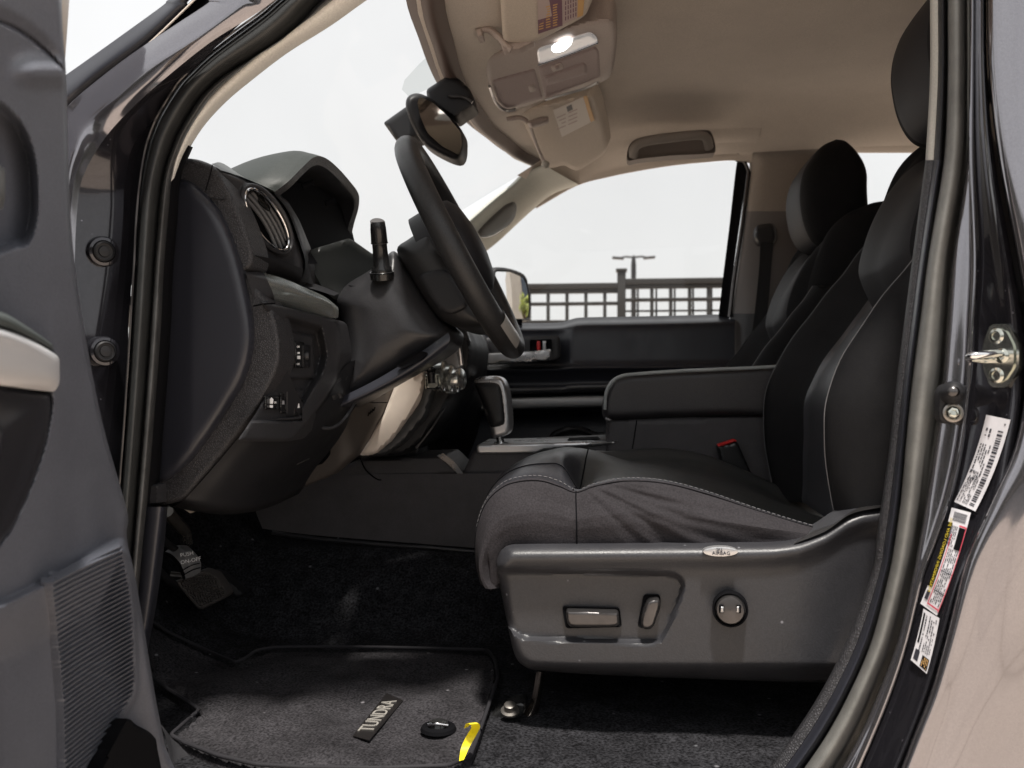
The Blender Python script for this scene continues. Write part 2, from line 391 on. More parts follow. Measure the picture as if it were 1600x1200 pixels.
rows = [[(376, 23, .968), (386, 27, .975)], [(324, 64, .968), (341, 70, .985)], [(275, 107, .975), (297, 113, .995)],
 [(237, 137, .975), (267, 147, 1.005)], [(200, 172, .975), (243, 190, 1.015)], [(160, 217, .975), (225, 240, 1.025)],
 [(132, 263, .975), (216, 290, 1.03)], [(121, 305, .975), (212, 340, 1.03)], [(116, 400, .975), (207, 420, 1.03)],
 [(119, 520, .975), (199, 540, 1.03)], [(130, 640, .975), (191, 680, 1.03)], [(140, 760, .975), (182, 780, 1.03)], [(150, 900, .975), (176, 900, 1.03)]]
hp = build('hinge_pillar', [(surf(rows, 8, 6), paint_shade)], T)
for (x, y) in ((161, 393), (163, 549)):
    o = P(x, y, .998); ax = (P(x, y, .9) - P(x, y, 1.0)).normalized() * .75 + Vector((.6, -.2, 0)); ax.normalize()
    bp = build('bolt_plug', [(lathe([(.0185, -.006), (.0185, .000), (.0168, .003), (.0135, .0035), (.0125, .001)], o, ax), paint_shade),
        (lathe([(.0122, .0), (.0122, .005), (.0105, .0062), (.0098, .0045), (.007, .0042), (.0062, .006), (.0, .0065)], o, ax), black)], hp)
# windscreen outer edge mouldings
rows = [[(490, -150, 1.0), (505, -150, .985), (520, -150, .99), (522, -150, 1.0)], [(282, -14, 1.0), (296, -14, .985), (312, -14, .99), (314, -14, 1.0)], [(255, 8, 1.0), (270, 12, .985), (285, 14, .99), (289, 15, 1.0)],
        [(200, 48, 1.0), (213, 62, .985), (225, 70, .99), (227, 73, 1.0)], [(130, 98, 1.0), (142, 115, .985), (150, 127, .99), (152, 129, 1.0)],
        [(60, 147, 1.0), (75, 168, .985), (88, 180, .99), (90, 183, 1.0)]]
md = build('windshield_moulding', [(surf(rows, 5, 5), plas_s),
   (tube([(316, -12, .985), (228, 72, .985), (153, 129, .985), (95, 178, .985)], .0012, 6), tan),
   (surf([[(314, -14, 1.0), (330, -14, 1.01), (348, -14, .99)], [(227, 72, 1.0), (245, 72, 1.01), (255, 62, .99)], [(152, 128, 1.0), (160, 132, 1.01), (168, 122, .99)], [(90, 182, 1.0), (98, 182, 1.01), (110, 170, .99)]], 4, 5), void)], T)

# the seal round the door opening (front part), station by station
rim = [(625, -150), (447, -14), (405, 20), (370, 45), (335, 72), (312, 92), (290, 115), (275, 132), (257, 160), (242, 187), (232, 212), (225, 237), (217, 287), (212, 340), (208, 420), (203, 500), (197, 600), (190, 700), (183, 790), (176, 880), (168, 980), (160, 1080)]
val = [(705, -150), (520, -14), (470, 35), (435, 67), (400, 88), (375, 102), (347, 120), (327, 137), (312, 153), (297, 175), (284, 197), (273, 219), (256, 270), (248, 325), (241, 412), (236, 492), (229, 592), (221, 692), (214, 775), (207, 860), (200, 960), (194, 1060)]
inn = [(730, -150), (540, -14), (485, 28), (450, 52), (417, 76), (390, 99), (365, 119), (345, 136), (330, 152), (314, 175), (300, 197), (286, 224), (269, 272), (262, 335), (255, 420), (251, 500), (244, 600), (236, 700), (229, 785), (221, 865), (213, 960), (206, 1060)]
def mix(a, b, t): return (a[0] + (b[0] - a[0]) * t, a[1] + (b[1] - a[1]) * t)
rows1, rows2, rows3 = [], [], []
for a, b, c in zip(rim, val, inn):
    rows1.append([(*a, 1.012), (*mix(a, b, .06), .998), (*mix(a, b, .16), 1.01)])
    rows2.append([(*mix(a, b, .14), 1.02), (*mix(a, b, .22), 1.003), (*mix(a, b, .45), .994), (*mix(a, b, .7), 1.002), (*mix(a, b, .86), 1.018), (*b, 1.03)])
    rows3.append([(*b, 1.03), (*mix(b, c, .2), 1.018), (*mix(b, c, .55), 1.016), (*mix(b, c, .85), 1.026), (*c, 1.05), (*mix(b, c, 1.5), 1.10)])
sealf = build('door_seal', [(surf(rows1, 4, 5), paint), (tube([(x + 1, y, .994) for x, y in rim], .0013, 8), silver_d), (surf(rows2, 5, 5), rubber), (surf(rows3, 4, 5), rubber_m),
    (surf([[(*mix(b, c, .95), 1.055), (*mix(b, c, 1.9), 1.075), (*mix(b, c, 2.2), 1.15)] for b, c in zip(val[11:], inn[11:])], 3, 4), void)], T)
# cream lining of the front pillar
o1 = [(805, -150), (600, -18), (520, 38), (450, 82), (396, 123), (354, 158), (318, 197), (291, 240), (275, 275)]
i1 = [(722, -150), (530, -18), (455, 40), (395, 88), (345, 132), (312, 168), (292, 200), (274, 246), (266, 285)]
rows = [[(*b, 1.05), (*mix(b, a, .15), 1.045), (*mix(b, a, .5), 1.05), (*mix(b, a, .85), 1.075), (*a, 1.11), (a[0] - 12, a[1] - 6, 1.16)] for a, b in zip(o1, i1)]
build('pillar_lining', [(surf(rows, 4, 6), mat('cream_lining', (.78, .76, .71), .65, kind='noise', scale=500, bump=.15))], T, label='cream lining of the near windscreen pillar')

# ------------------------------------------------------------------ centre pillar (right of the picture)
ys = [-360, -14, 120, 250, 400, 500, 600, 700, 780, 850, 900, 1000, 1080, 1150, 1218]
k0 = [1455, 1455, 1455, 1448, 1428, 1415, 1402, 1391, 1380, 1370, 1362, 1325, 1285, 1240, 1190]
k1 = [1480, 1480, 1480, 1474, 1450, 1437, 1424, 1414, 1407, 1397, 1388, 1362, 1328, 1290, 1243]
s2 = [1511, 1511, 1511, 1507, 1481, 1472, 1464, 1450, 1439, 1428, 1418, 1393, 1362, 1330, 1290]
p0 = [1514, 1514, 1514, 1510, 1486, 1478, 1470, 1456, 1444, 1433, 1424, 1401, 1371, 1340, 1302]
p1 = [1520, 1520, 1519, 1518, 1523, 1519, 1513, 1500, 1482, 1458, 1440, 1416, 1390, 1362, 1332]
j1 = [1536, 1536, 1538, 1548, 1572, 1588, 1592, 1578, 1560, 1525, 1500, 1472, 1448, 1422, 1394]
d0 = [1544, 1544, 1547, 1562, 1590, 1606, 1604, 1586, 1552, 1520, 1503, 1478, 1455, 1428, 1402]
sealx = []
rt, rs, rp, rj = [], [], [], []
def dy(k, i):  # at the bottom the lines run diagonally: shift rows so stations stay square to the path
    return ys[i]
for i, y in enumerate(ys):
    a, b, c, d, e, f_, g_ = k0[i], k1[i], s2[i], p0[i], p1[i], j1[i], d0[i]
    rt.append([(a - 2, y, 1.16), (a, y, 1.10), (a + (b - a) * .12, y, 1.088), (a + (b - a) * .42, y, 1.082)])
    rp.append([(a + (b - a) * .40, y, 1.088), (a + (b - a) * .52, y, 1.07), (a + (b - a) * .75, y, 1.058), (a + (b - a) * .95, y, 1.07), (b + 1, y, 1.09)])
    q = c - b
    rs.append([(b, y, 1.075), (b + q * .08, y, 1.05), (b + q * .3, y, 1.034), (b + q * .6, y, 1.030), (b + q * .85, y, 1.040), (c, y, 1.06), (d, y, 1.075)])
light_n = 3
bp_ = empty('centre_pillar', (0.55, 1.05, H), T, label='glossy dark grey centre pillar with striker and stickers')
build('pillar_trim', [(surf(rt[:4], 4, 8), trimt), (surf(rp[:4], 5, 8), black)], bp_, label='light upper part of the centre pillar trim')
build('pillar_trim', [(surf(rt[3:], 4, 6), leat), (surf(rp[3:], 5, 6), plas_s)], bp_, label='grained black lower part of the centre pillar trim')
build('door_seal', [(surf(rs, 5, 6), rubber_l)], bp_)
rows = []
for i, y in enumerate(ys):
    d, e, f_, g_ = p0[i], p1[i], j1[i], d0[i]
    big = y > 830
    rows.append([(d, y, 1.06), (d + (e - d) * .12, y, 1.035), (d + (e - d) * .35, y, 1.028), (d + (e - d) * .75, y, 1.024), (e - 1, y, 1.018)])
build('painted_flange', [(surf(rows, 5, 6), paint),
   (tube([(p1[i], y, 1.012) for i, y in enumerate(ys)], .0022, 8), paint)], bp_)
def YJ(px, py):
    a = np.interp(py, ys, p1); b = np.interp(py, ys, j1); t = min(1.2, max(-.2, (px - a) / max(6, b - a)))
    return 1.018 - .043 * t
rows = [[(p1[i], y, 1.018), (p1[i] + (j1[i] - p1[i]) * .3, y, 1.006), (p1[i] + (j1[i] - p1[i]) * .6, y, .993), (j1[i], y, .975), (d0[i] + 3, y, 1.0)] for i, y in enumerate(ys)]
jamb = build('door_jamb', [(surf(rows, 5, 6), paint_shade)], bp_)
# the closed rear door: leading edge and skin
rows = [[(d0[i] - 2, y, .985), (d0[i] - 1, y, .968), (d0[i] + 4, y, .958), (d0[i] + 14, y, .953), (d0[i] + 40, y, .948 + .012 * ss(abs(y - 560) / 700)), (d0[i] + 90, y, .944 + .02 * ss(abs(y - 560) / 700)), (d0[i] + 200, y, .94 + .05 * ss(abs(y - 560) / 700)), (d0[i] + 420, y, .94 + .06 * ss(abs(y - 560) / 700)), (d0[i] + 1300, y, .94 + .06 * ss(abs(y - 560) / 700))] for i, y in enumerate(ys)]
rd = build('rear_door', [(surf(rows, 5, 6), paint)], T, label='closed rear door with a glossy dark grey skin')

# striker
sp = build('door_striker', [], bp_) if False else None
def JQ(px, py, lift=.0): return P(px, py, YJ(px, py) - lift)
o = JQ(1566, 556, .002); fx = (JQ(1575, 556) - JQ(1540, 556)).normalized(); up = Vector((0, 0, 1)); nr = up.cross(fx); nr = nr if nr.x < 0 else -nr
pl = rnd([(-.010, .034), (.010, .034), (.021, .012), (.021, -.014), (.008, -.034), (-.010, -.034), (-.019, -.012), (-.019, .012)], .006)
rot = Matrix((fx, nr, up)).transposed()
def stand(poly, z0, z1):
    a = [o + fx * x + up * y + nr * z1 for x, y in poly]; b = [o + fx * x + up * y + nr * z0 for x, y in poly]; n = len(poly)
    return a + b, [tuple(range(n))] + [(i, (i + 1) % n, n + (i + 1) % n, n + i) for i in range(n)]
stk = build('striker', [(stand(pl, -.002, .005), zinc), (stand([(x * .8, y * .8) for x, y in pl], .004, .0075), zinc)], bp_, label='zinc plated striker plate with two screws', sm=30)
build('screw', [(lathe([(.0085, 0), (.0085, .0035), (.006, .005), (.0045, .005), (.004, .002), (0, .002)], o + up * .021 - fx * .002 + nr * .004, nr, 18), zinc)], stk)
build('screw', [(lathe([(.0085, 0), (.0085, .0035), (.006, .005), (.0045, .005), (.004, .002), (0, .002)], o - up * .021 - fx * .002 + nr * .004, nr, 18), zinc)], stk)
b0 = o + fx * .004 + nr * .004
build('striker_loop', [(tube([b0 + up * .002, b0 + nr * .02 + up * .002, b0 + nr * .040 - fx * .003, b0 + nr * .043 - fx * .009 - up * .001, b0 + nr * .036 - fx * .015 - up * .003, b0 + nr * .018 - fx * .014 - up * .004, b0 - fx * .012 - up * .004], .0042, 12, 8), chrome), (lathe([(.008, 0), (.008, .004), (.005, .006)], b0, nr, 18), zinc)], stk)
# courtesy light switch
def YF(px): return 1.024
cap = rnd([(1466, 600), (1508, 598), (1510, 660), (1465, 664)], 20)
sw = build('door_switch', [(slab(cap, 1.009, .012, 6, .003, 3), black)], bp_, label='black plunger switch with a screw below it')
build('plunger', [(lathe([(.013, 0), (.0125, .006), (.009, .013), (.0055, .016)], P(1488, 614, 1.008), (-.25, -1, .1), 24), black), (lathe([(.0052, .015), (.0052, .019), (.003, .021), (0, .021)], P(1488, 614, 1.008), (-.35, -1, .1), 20), silver_d)], sw)
build('screw', [(lathe([(.0105, 0), (.0105, .002), (.0085, .003), (.007, .0018)], P(1489, 645, 1.006), (-.2, -1, .1), 24), steel), (lathe([(.0068, .0015), (.0055, .0045), (.0035, .005), (.003, .002), (0, .002)], P(1489, 645, 1.006), (-.2, -1, .1), 6), zinc)], sw)

# stickers on the jamb: (u across, v along) inside a px quad strip
def sticker(name, tl, tr, br, bl, bow, items, label):
    tl, tr, br, bl = map(Vector, (tl, tr, br, bl)); bow = Vector(bow)
    def M(u, v, lift=.0):
        q = tl.lerp(tr, u).lerp(bl.lerp(br, u), v) + bow * 4 * v * (1 - v)
        return P(q.x, q.y, YJ(q.x, q.y) - .004 - lift)
    def quad(u0, v0, u1, v1, lift):
        nv = max(2, int(abs(v1 - v0) * 16)); rws = [[M(u0, v0 + (v1 - v0) * k / nv, lift), M(u1, v0 + (v1 - v0) * k / nv, lift)] for k in range(nv + 1)]
        return grid(rws)
    geos = [(grid([[M(u / 4, v / 16) for u in range(5)] for v in range(17)]), paper)]
    for it in items:
        if it[0] == 'q': geos.append((quad(*it[1:5], .0005 + .0003 * (it[6] if len(it) > 6 else 0)), it[5]))
        elif it[0] == 'bars':   # barcode: bars across u, stepping along v
            _, u0, v0, u1, v1, n, m = it; rg = random.Random(n); v = v0
            while v < v1:
                wd = (v1 - v0) / n * rg.choice((.5, .8, 1.2)); geos.append((quad(u0, v, u1, min(v1, v + wd), .0005), m)); v += wd + (v1 - v0) / n * rg.choice((.5, .7, 1.1))
        elif it[0] == 'lines':  # rows of small print running along v, n lines stacked across u
            _, u0, v0, u1, v1, n, m, sd_ = it; rg = random.Random(sd_)
            for k in range(n):
                u = u0 + (u1 - u0) * (k + .2) / n; uw = (u1 - u0) / n * .5; v = v0
                while v < v1:
                    ln = rg.uniform(.012, .05)
                    if rg.random() < .85: geos.append((quad(u, v, u + uw, min(v1, v + ln), .0007), m))
                    v += ln + .012
        elif it[0] == 't':
            _, u, v, s, size, m, lift = it
            dv = (M(u, v - .05) - M(u, v)).normalized(); du = (M(u + .05, v) - M(u, v)).normalized()
            geos.append((text(s, M(u, v, lift), -dv, -du, size, 0), m))
    return build(name, geos, bp_, label=label)
sticker('barcode_sticker', (1541, 648), (1579, 656), (1524, 799), (1491, 784), (4, 3), [('bars', .62, .13, .84, .97, 44, ink), ('lines', .06, .30, .55, .72, 5, ink, 3), ('lines', .04, .60, .55, .97, 8, ink, 5), ('lines', .1, .13, .4, .22, 2, ink, 9), ('q', .80, .05, .86, .068, ink)], 'long white barcode sticker, topmost on the door jamb')
sticker('tyre_sticker', (1487, 793), (1517, 801), (1464, 962), (1438, 943), (3, 2),
  [('q', -.02, .14, .24, .80, void, 1), ('t', .10, .47, 'TIRE AND LOADING INFORMATION', .0052, yink, .0015), ('bars', .18, .03, .86, .115, 34, ink) , ('q', .60, .14, .99, .155, rink, 2), ('q', .95, .14, .99, .97, rink, 2), ('q', .30, .945, .99, .96, rink, 2), ('q', .30, .24, .34, .95, rink, 2), ('q', .62, .16, .95, .37, void, 2), ('lines', .64, .17, .93, .36, 4, yink, 11), ('lines', .38, .38, .93, .93, 6, ink, 4), ('lines', .24, .16, .56, .36, 4, ink, 6), ('q', .36, .60, .95, .607, ink, 2), ('q', .36, .80, .95, .807, ink, 2), ('q', .06, .84, .24, .93, ink, 2), ('q', .60, .38, .61, .93, ink, 2)], 'white sticker with yellow on black and a red frame')
sticker('notice_sticker', (1443, 951), (1468, 966), (1448, 1053), (1423, 1031), (1, 1),
  [('q', .06, .06, .16, .62, void), ('lines', .2, .05, .34, .75, 1, ink, 8), ('lines', .42, .06, .92, .38, 4, ink, 3), ('lines', .4, .40, .9, .72, 5, ink, 5), ('q', .08, .74, .34, .94, ink), ('q', .52, .76, .94, .97, void), ('lines', .55, .78, .92, .95, 4, orange, 2)], 'small white notice sticker, lowest on the door jamb')

# ------------------------------------------------------------------ roof lining
def hx(Y):   # header line
    return float(np.interp(Y, [.9, 1.2, 1.5, 1.87, 2.2, 2.5, 2.62], [-.16, -.245, -.292, -.318, -.295, -.226, -.17]))
def rz(x, Y):
    t = ss((x - hx(Y)) / .42); z = .655 + .09 * float(t)
    e = float(ss((Y - 2.30) / .34)); z -= e * (z - .655) * .9
    e2 = float(ss((1.42 - Y) / .34)); z -= e2 * (z - .655) * .9
    return z + .012 * float(ss((x - .2) / .6))
Yl = [1.10, 1.14, 1.2, 1.3, 1.4, 1.5, 1.6, 1.7, 1.8, 1.9, 2.0, 2.1, 2.2, 2.28, 2.36, 2.44, 2.5, 2.56, 2.60]
rows = []
for Y in Yl:
    x0 = hx(Y); xs = [x0 - .02, x0, x0 + .01] + [x0 + .01 + (1.75 - x0) * (k / 26) ** 1.4 for k in range(1, 27)]
    rows.append([WD(x0 - .03, Y, .645)] + [WD(x, Y, rz(x, Y) - (.012 if x < x0 + .005 else 0)) for x in xs])
hl = build('headliner', [(grid(rows), headl)], T, label='taupe cloth roof lining')
hl2 = build('windshield_header', [(surf([[WD(hx(Y) - .05, Y, .66), WD(hx(Y) - .025, Y, .645), WD(hx(Y) - .003, Y, .636), WD(hx(Y) + .018, Y, .652)] for Y in np.linspace(1.1, 2.6, 12)], 5, 3), mat('header_edge', (.10, .07, .06), .6))], T)
# side rail over the passenger window, far front pillar, far centre pillar
wt = [(764, 392), (800, 357), (835, 325), (868, 301), (900, 290), (950, 276), (1000, 266), (1050, 258), (1100, 253), (1145, 250)]
wi = [(700, 372), (726, 352), (775, 300), (822, 268), (880, 250), (950, 236), (1000, 230), (1050, 226), (1100, 224), (1160, 222)]
rows = []
wt.append((1176, 255)); wi.append((1190, 222))
rows.append([P(808, 274, 2.45), P(822, 280, 2.50), P(832, 292, 2.58), P(836, 310, 2.63), P(838, 326, 2.66), P(838, 318, 2.70)])
for i, (a, b) in enumerate(zip(wi, wt)):
    if i >= 4:
        pa = P(a[0], a[1], 2.50)
        x = P(b[0], b[1], 2.62).x
        r_ = [WD(x, 2.44, rz(x, 2.44) + .004), WD(x, 2.52, rz(x, 2.52) - .002), P(b[0], b[1] - 14, 2.62), P(b[0], b[1] - 5, 2.645), P(b[0], b[1] + 1, 2.665), P(b[0], b[1] - 8, 2.70)]
        rows.append(r_)
rail = build('roof_side_rail', [(surf(rows, 5, 5), headl)], T)
# front pillar far side
fr = [(708, 365, 2.55), (735, 342, 2.55), (772, 310, 2.53), (800, 288, 2.51), (822, 268, 2.48), (850, 258, 2.44)]
bk = [(750, 400, 2.68), (778, 378, 2.675), (806, 352, 2.67), (836, 325, 2.665), (868, 302, 2.66), (905, 289, 2.655)]
rows = []
for a, b in zip(fr, bk):
    m1 = mix(a, b, .25); m2 = mix(a, b, .6); m3 = mix(a, b, .9)
    rows.append([(a[0] - 6, a[1] + 4, a[2] + .09), a, (*m1, a[2] + .015), (*m2, a[2] + .05), (*m3, a[2] + .10), b, (b[0], b[1] - 3, b[2] + .05)])
fp = build('far_front_pillar', [(surf(rows, 5, 6), mat('pillar_plastic', (.50, .51, .46), .55, kind='noise', scale=500, bump=.15))], T, label='pale lining of the far windscreen pillar with a grab recess')
build('grab_recess', [(slab(spl2([(750, 357), (770, 337), (790, 320), (804, 316), (807, 328), (800, 346), (782, 362), (766, 370), (752, 371), (747, 364)]), lambda a, b: 2.535 + (b - 316) * .0004, .01, 7, -.012, 3), mat('recess_grey', (.20, .19, .17), .6))], fp)
# far centre pillar
rows = [[(1143, 236, 2.62), (1166, 249, 2.655), (1171, 262, 2.665), (1164, 330, 2.665), (1152, 420, 2.665), (1141, 490, 2.665), (1138, 600, 2.65)],
        [(1145, 228, 2.60), (1172, 244, 2.635), (1179, 262, 2.64), (1172, 330, 2.64), (1160, 420, 2.64), (1149, 490, 2.64), (1145, 600, 2.63)],
        [(1150, 215, 2.56), (1190, 236, 2.61), (1200, 262, 2.62), (1200, 330, 2.62), (1190, 420, 2.62), (1180, 490, 2.61), (1170, 600, 2.60)],
        [(1200, 212, 2.54), (1240, 236, 2.61), (1245, 262, 2.62), (1245, 330, 2.62), (1240, 420, 2.62), (1235, 490, 2.61), (1230, 600, 2.60)],
        [(1260, 212, 2.56), (1285, 238, 2.64), (1290, 262, 2.65), (1290, 330, 2.65), (1288, 420, 2.65), (1285, 490, 2.64), (1280, 600, 2.62)]]
cpm = mat('upper_pillar_plastic', (.34, .30, .265), .6, kind='noise', scale=500, bump=.2)
cpl = build('far_centre_pillar', [(surf([r[:4] for r in rows], 5, 5), cpm), (surf([r[3:6] for r in rows], 5, 5), mat('lower_pillar_plastic', (.17, .155, .15), .55)), (surf([r[5:] for r in rows], 5, 5), plas)], T)
build('belt_guide', [(slab(rnd([(1180, 352), (1208, 348), (1214, 362), (1212, 382), (1186, 384), (1178, 372)], 8), 2.585, .03, 6, .01, 3), plas)], cpl)
belt = build('seat_belt', [(surf([[(1188, 378, 2.578), (1208, 380, 2.578)], [(1186, 420, 2.575), (1205, 420, 2.575)], [(1180, 480, 2.57), (1200, 480, 2.57)], [(1170, 560, 2.56), (1190, 560, 2.56)]], 3, 5), mat('belt_webbing', (.012, .012, .014), .7, kind='rib', scale=300, bump=.4))], T, label='black passenger seat belt hanging on the far pillar')
# rear cab: side rail beyond the far centre pillar, back wall, near side closing panels (keeps the light out as the cab does)
x1 = P(1290, 238, 2.62).x
rail2 = build('rear_side_rail', [(surf([[WD(x, 2.5, rz(x, 2.5)), P(px, 214, 2.58), P(px, 232, 2.63), P(px, 239, 2.66), P(px, 232, 2.70)] for px, x in ((1160, .5), (1290, x1), (1400, x1 + .2), (1520, x1 + .4), (1700, x1 + .7))], 4, 5), headl)], T)
bl = WD(.70, 2.66, .18)
rdp = build('far_rear_door', [(grid([[WD(.60, 2.66, .22), WD(1.75, 2.66, .24)], [WD(.68, 2.66, -.6), WD(1.75, 2.66, -.6)]]), plas)], T)
build('rear_door_window', [(grid([[WD(.60, 2.685, .72), WD(1.75, 2.685, .74)], [WD(.60, 2.685, .20), WD(1.75, 2.685, .22)]]), glass)], rdp)
cabb = build('cab_back', [(grid([[WD(1.75, 1.0, .80), WD(1.75, 2.75, .80)], [WD(1.75, 1.0, -.55), WD(1.75, 2.75, -.55)]]), plas)], T)
# outside of the roof and near side above / behind the door opening
roofo = build('roof_panel', [(surf([[WD(-.18, 1.02, .70), WD(.3, 1.0, .80), WD(1.1, 1.0, .80), WD(1.8, 1.02, .78)], [WD(-.26, 1.4, .72), WD(.3, 1.4, .86), WD(1.1, 1.4, .87), WD(1.8, 1.4, .84)],
   [WD(-.30, 1.87, .72), WD(.3, 1.87, .88), WD(1.1, 1.87, .88), WD(1.8, 1.87, .86)], [WD(-.26, 2.3, .72), WD(.3, 2.3, .86), WD(1.1, 2.3, .87), WD(1.8, 2.3, .84)], [WD(-.10, 2.74, .70), WD(.3, 2.76, .80), WD(1.1, 2.76, .80), WD(1.8, 2.74, .78)]], 4, 4), paint),
   (grid([[WD(-.15, 1.02, .70), WD(.3, 1.0, .80), WD(1.8, 1.02, .78)], [WD(-.14, 1.09, .64), WD(.3, 1.09, .66), WD(1.8, 1.09, .70)]]), paint)], T)
cargo = build('rear_cab_side', [(grid([[WD(.98, .99, .78), WD(1.8, .99, .78)], [WD(.98, .965, -.55), WD(1.8, .965, -.55)]]), paint)], T)

# windscreen with its dotted band
rows = [[WD(hx(Y) + .012, Y, .668), WD(hx(Y) - .06, Y, .655), WD(hx(Y) - .33, Y, .50), WD(hx(Y) - .62, Y, .33), WD(hx(Y) - .86, Y, .17)] for Y in (1.12, 1.35, 1.6, 1.87, 2.14, 2.4, 2.6, 2.68)]
ws = build('windshield', [(surf(rows, 4, 3), glass)], T)
band = [(712, 100), (700, 62), (685, 72), (655, 100), (632, 125), (628, 140), (640, 152), (700, 125)]
build('dotted_band', [(relief(band, lambda a, b, c: P(a, b, 1.93) + Vector((0, 0, 0)), None, 6), glass_b)], ws)

# sun visors
def visor(name, poly, Yf, label, lab=None, labm=None):
    v = build(name, [(relief(rnd(poly, 14), MY(Yf), lambda x, y, s: edge(s, 7, .012), 4, lambda p: p + Vector((.01, .015, .03))), console_v)], T, label=label)
    return v
console_v = mat('visor_vinyl', (.58, .51, .44), .7, kind='noise', scale=600, bump=.2)
def Yv1(a, b): return 1.60 + (b - 60) * .0022
v1 = visor('sun_visor', [(780, -30), (930, -30), (921, 12), (914, 26), (845, 62), (820, 70), (786, 68)], Yv1, 'driver sun visor with a purple and orange label', None, None)
def lq(Yf, pts, m, lift): return (grid([[P(*pts[0], Yf(*pts[0]) - lift), P(*pts[1], Yf(*pts[1]) - lift)], [P(*pts[3], Yf(*pts[3]) - lift), P(*pts[2], Yf(*pts[2]) - lift)]]), m)
g_ = [lq(Yv1, [(839, -20), (915, -20), (911, 25), (841, 54)], peach, .004), lq(Yv1, [(840, 5), (878, -8), (879, 40), (841, 53)], purple, .006), lq(Yv1, [(903, -15), (914, -18), (911, 24), (902, 28)], orange, .006)]
rg = random.Random(4)
for cx in (845, 856, 867):
    for k in range(9):
        y0 = 12 + k * 4 - (cx - 845) * .25; g_.append(lq(Yv1, [(cx - 3, y0 + 1), (cx + rg.uniform(2, 5), y0 - 1), (cx + 4, y0 + 1), (cx - 3, y0 + 3)], orange, .0075))
for cx in range(883, 902, 4):
    for k in range(5):
        y0 = -6 + k * 8 - (cx - 883) * .4; g_.append(lq(Yv1, [(cx, y0), (cx + 1.6, y0 - .5), (cx + 1.6, y0 + 6), (cx, y0 + 6)], purple, .0065))
build('warning_label', g_, v1)
build('visor_arm', [(tube([(744, 50, 1.62), (762, 46, 1.62), (780, 58, 1.62), (790, 70, 1.62), (800, 78, 1.62)], .007, 8), console_t), (slab(rnd([(782, 68), (815, 64), (832, 56), (836, 66), (812, 78), (786, 80)], 4), 1.615, .02, 3, .004, 3), console_t)], v1)
build('visor_hinge', [(slab(rnd([(743, 46), (752, 42), (755, 56), (746, 58)], 3), 1.60, .03, 2, .004, 2), console_t)], v1)
def Yv2(a, b): return 2.12 + (b - 170) * .0034
v2 = visor('sun_visor', [(812, 178), (830, 170), (925, 145), (934, 160), (949, 226), (946, 240), (903, 268), (890, 263), (882, 257), (868, 262), (850, 262), (838, 232), (822, 200)], Yv2, 'passenger sun visor with a white label')
build('warning_label', [lq(Yv2, [(864, 172), (915, 150), (928, 189), (878, 214)], mat('label_white', (.72, .67, .62), .6), .004), lq(Yv2, [(911, 151), (917, 149), (929, 188), (923, 191)], orange, .006)] +
   [lq(Yv2, [(868 + dx, 178 + k * 6 - dx * .42), (868 + dx + 14, 172 + k * 6 - dx * .42), (868 + dx + 14, 174 + k * 6 - dx * .42), (868 + dx, 180 + k * 6 - dx * .42)], peach, .006) for dx in (2, 20) for k in range(1, 5)] + [lq(Yv2, [(885, 167), (893, 163), (895, 171), (887, 175)], ink, .006)], v2)
build('visor_arm', [(slab(rnd([(822, 190), (846, 182), (858, 182), (856, 190), (830, 197)], 4), 2.12, .02, 3, .005, 3), console_t), (tube([(792, 186, 2.14), (812, 184, 2.14), (824, 190, 2.14)], .006, 8), console_t),
   (tube([(828, 195, 2.15), (838, 225, 2.25), (850, 252, 2.34)], .004, 8), console_t)], v2)
build('visor_clip', [(lathe([(.010, 0), (.011, .008), (.006, .014), (0, .015)], P(853, 255, 2.33), (-.2, -.6, -1), 18), trimt)], v2)

# overhead console
def Yo(a, b): return 1.70 + (b - 75) * .0031 - (a - 860) * .0002
oc_out = spl2([(755, 92), (800, 72), (880, 42), (945, 26), (962, 40), (963, 75), (955, 115), (935, 130), (880, 146), (820, 166), (788, 174), (776, 165), (762, 130)], 5)
oc = build('overhead_console', [(relief(oc_out, MY(Yo), lambda x, y, s: edge(s, 12, .022) + .0 * x, 4, lambda p: p + Vector((.0, .02, .05))), console_t)], T, label='warm grey overhead console with a lit map lamp')
def od(pts, lift, m, r=2, dd=.004, rr=3, t=.006): return (relief(rnd(pts, rr), MY(lambda a, b: Yo(a, b) - lift), lambda x, y, s: edge(s, r, dd), 3, lambda p: p + Vector((0, t * .5, t))), m)
cdk = mat('rosy_console_door', (.29, .225, .22), .5, kind='noise', scale=600, bump=.15)
build('glasses_lid', [od([(769, 125), (835, 107), (848, 154), (790, 170), (778, 158)], .004, cdk), od([(825, 134), (835, 131), (838, 142), (828, 145)], .008, console_t, 1)], oc)
build('control_panel', [od([(841, 104), (930, 72), (936, 80), (938, 120), (852, 155)], .004, cdk)], oc)
build('map_lamp', [od([(839, 80), (845, 75), (922, 51), (932, 58), (934, 66), (842, 101)], .010, lens, 3, .004, 5), (relief(spl2([(862, 74), (878, 62), (893, 60), (892, 70), (880, 80), (866, 82)]), MY(lambda a, b: Yo(a, b) - .017), lambda x, y, s: edge(s, 6, .006), 2), lampm),
   (tube([(841, 101, Yo(841, 101) - .012), (888, 85, Yo(888, 85) - .012), (935, 66, Yo(935, 66) - .012)], .0022, 6), chrome)], oc, label='lit map lamp')
build('roof_switch', [od([(860, 103), (878, 98), (880, 108), (864, 113)], .010, console_t, 2), od([(866, 104), (873, 102), (875, 107), (868, 109)], .016, cdk, 1)], oc)
build('sunglass_flap', [od([(850, 120), (912, 98), (917, 102), (917, 116), (854, 134)], .009, cdk, 2)], oc)
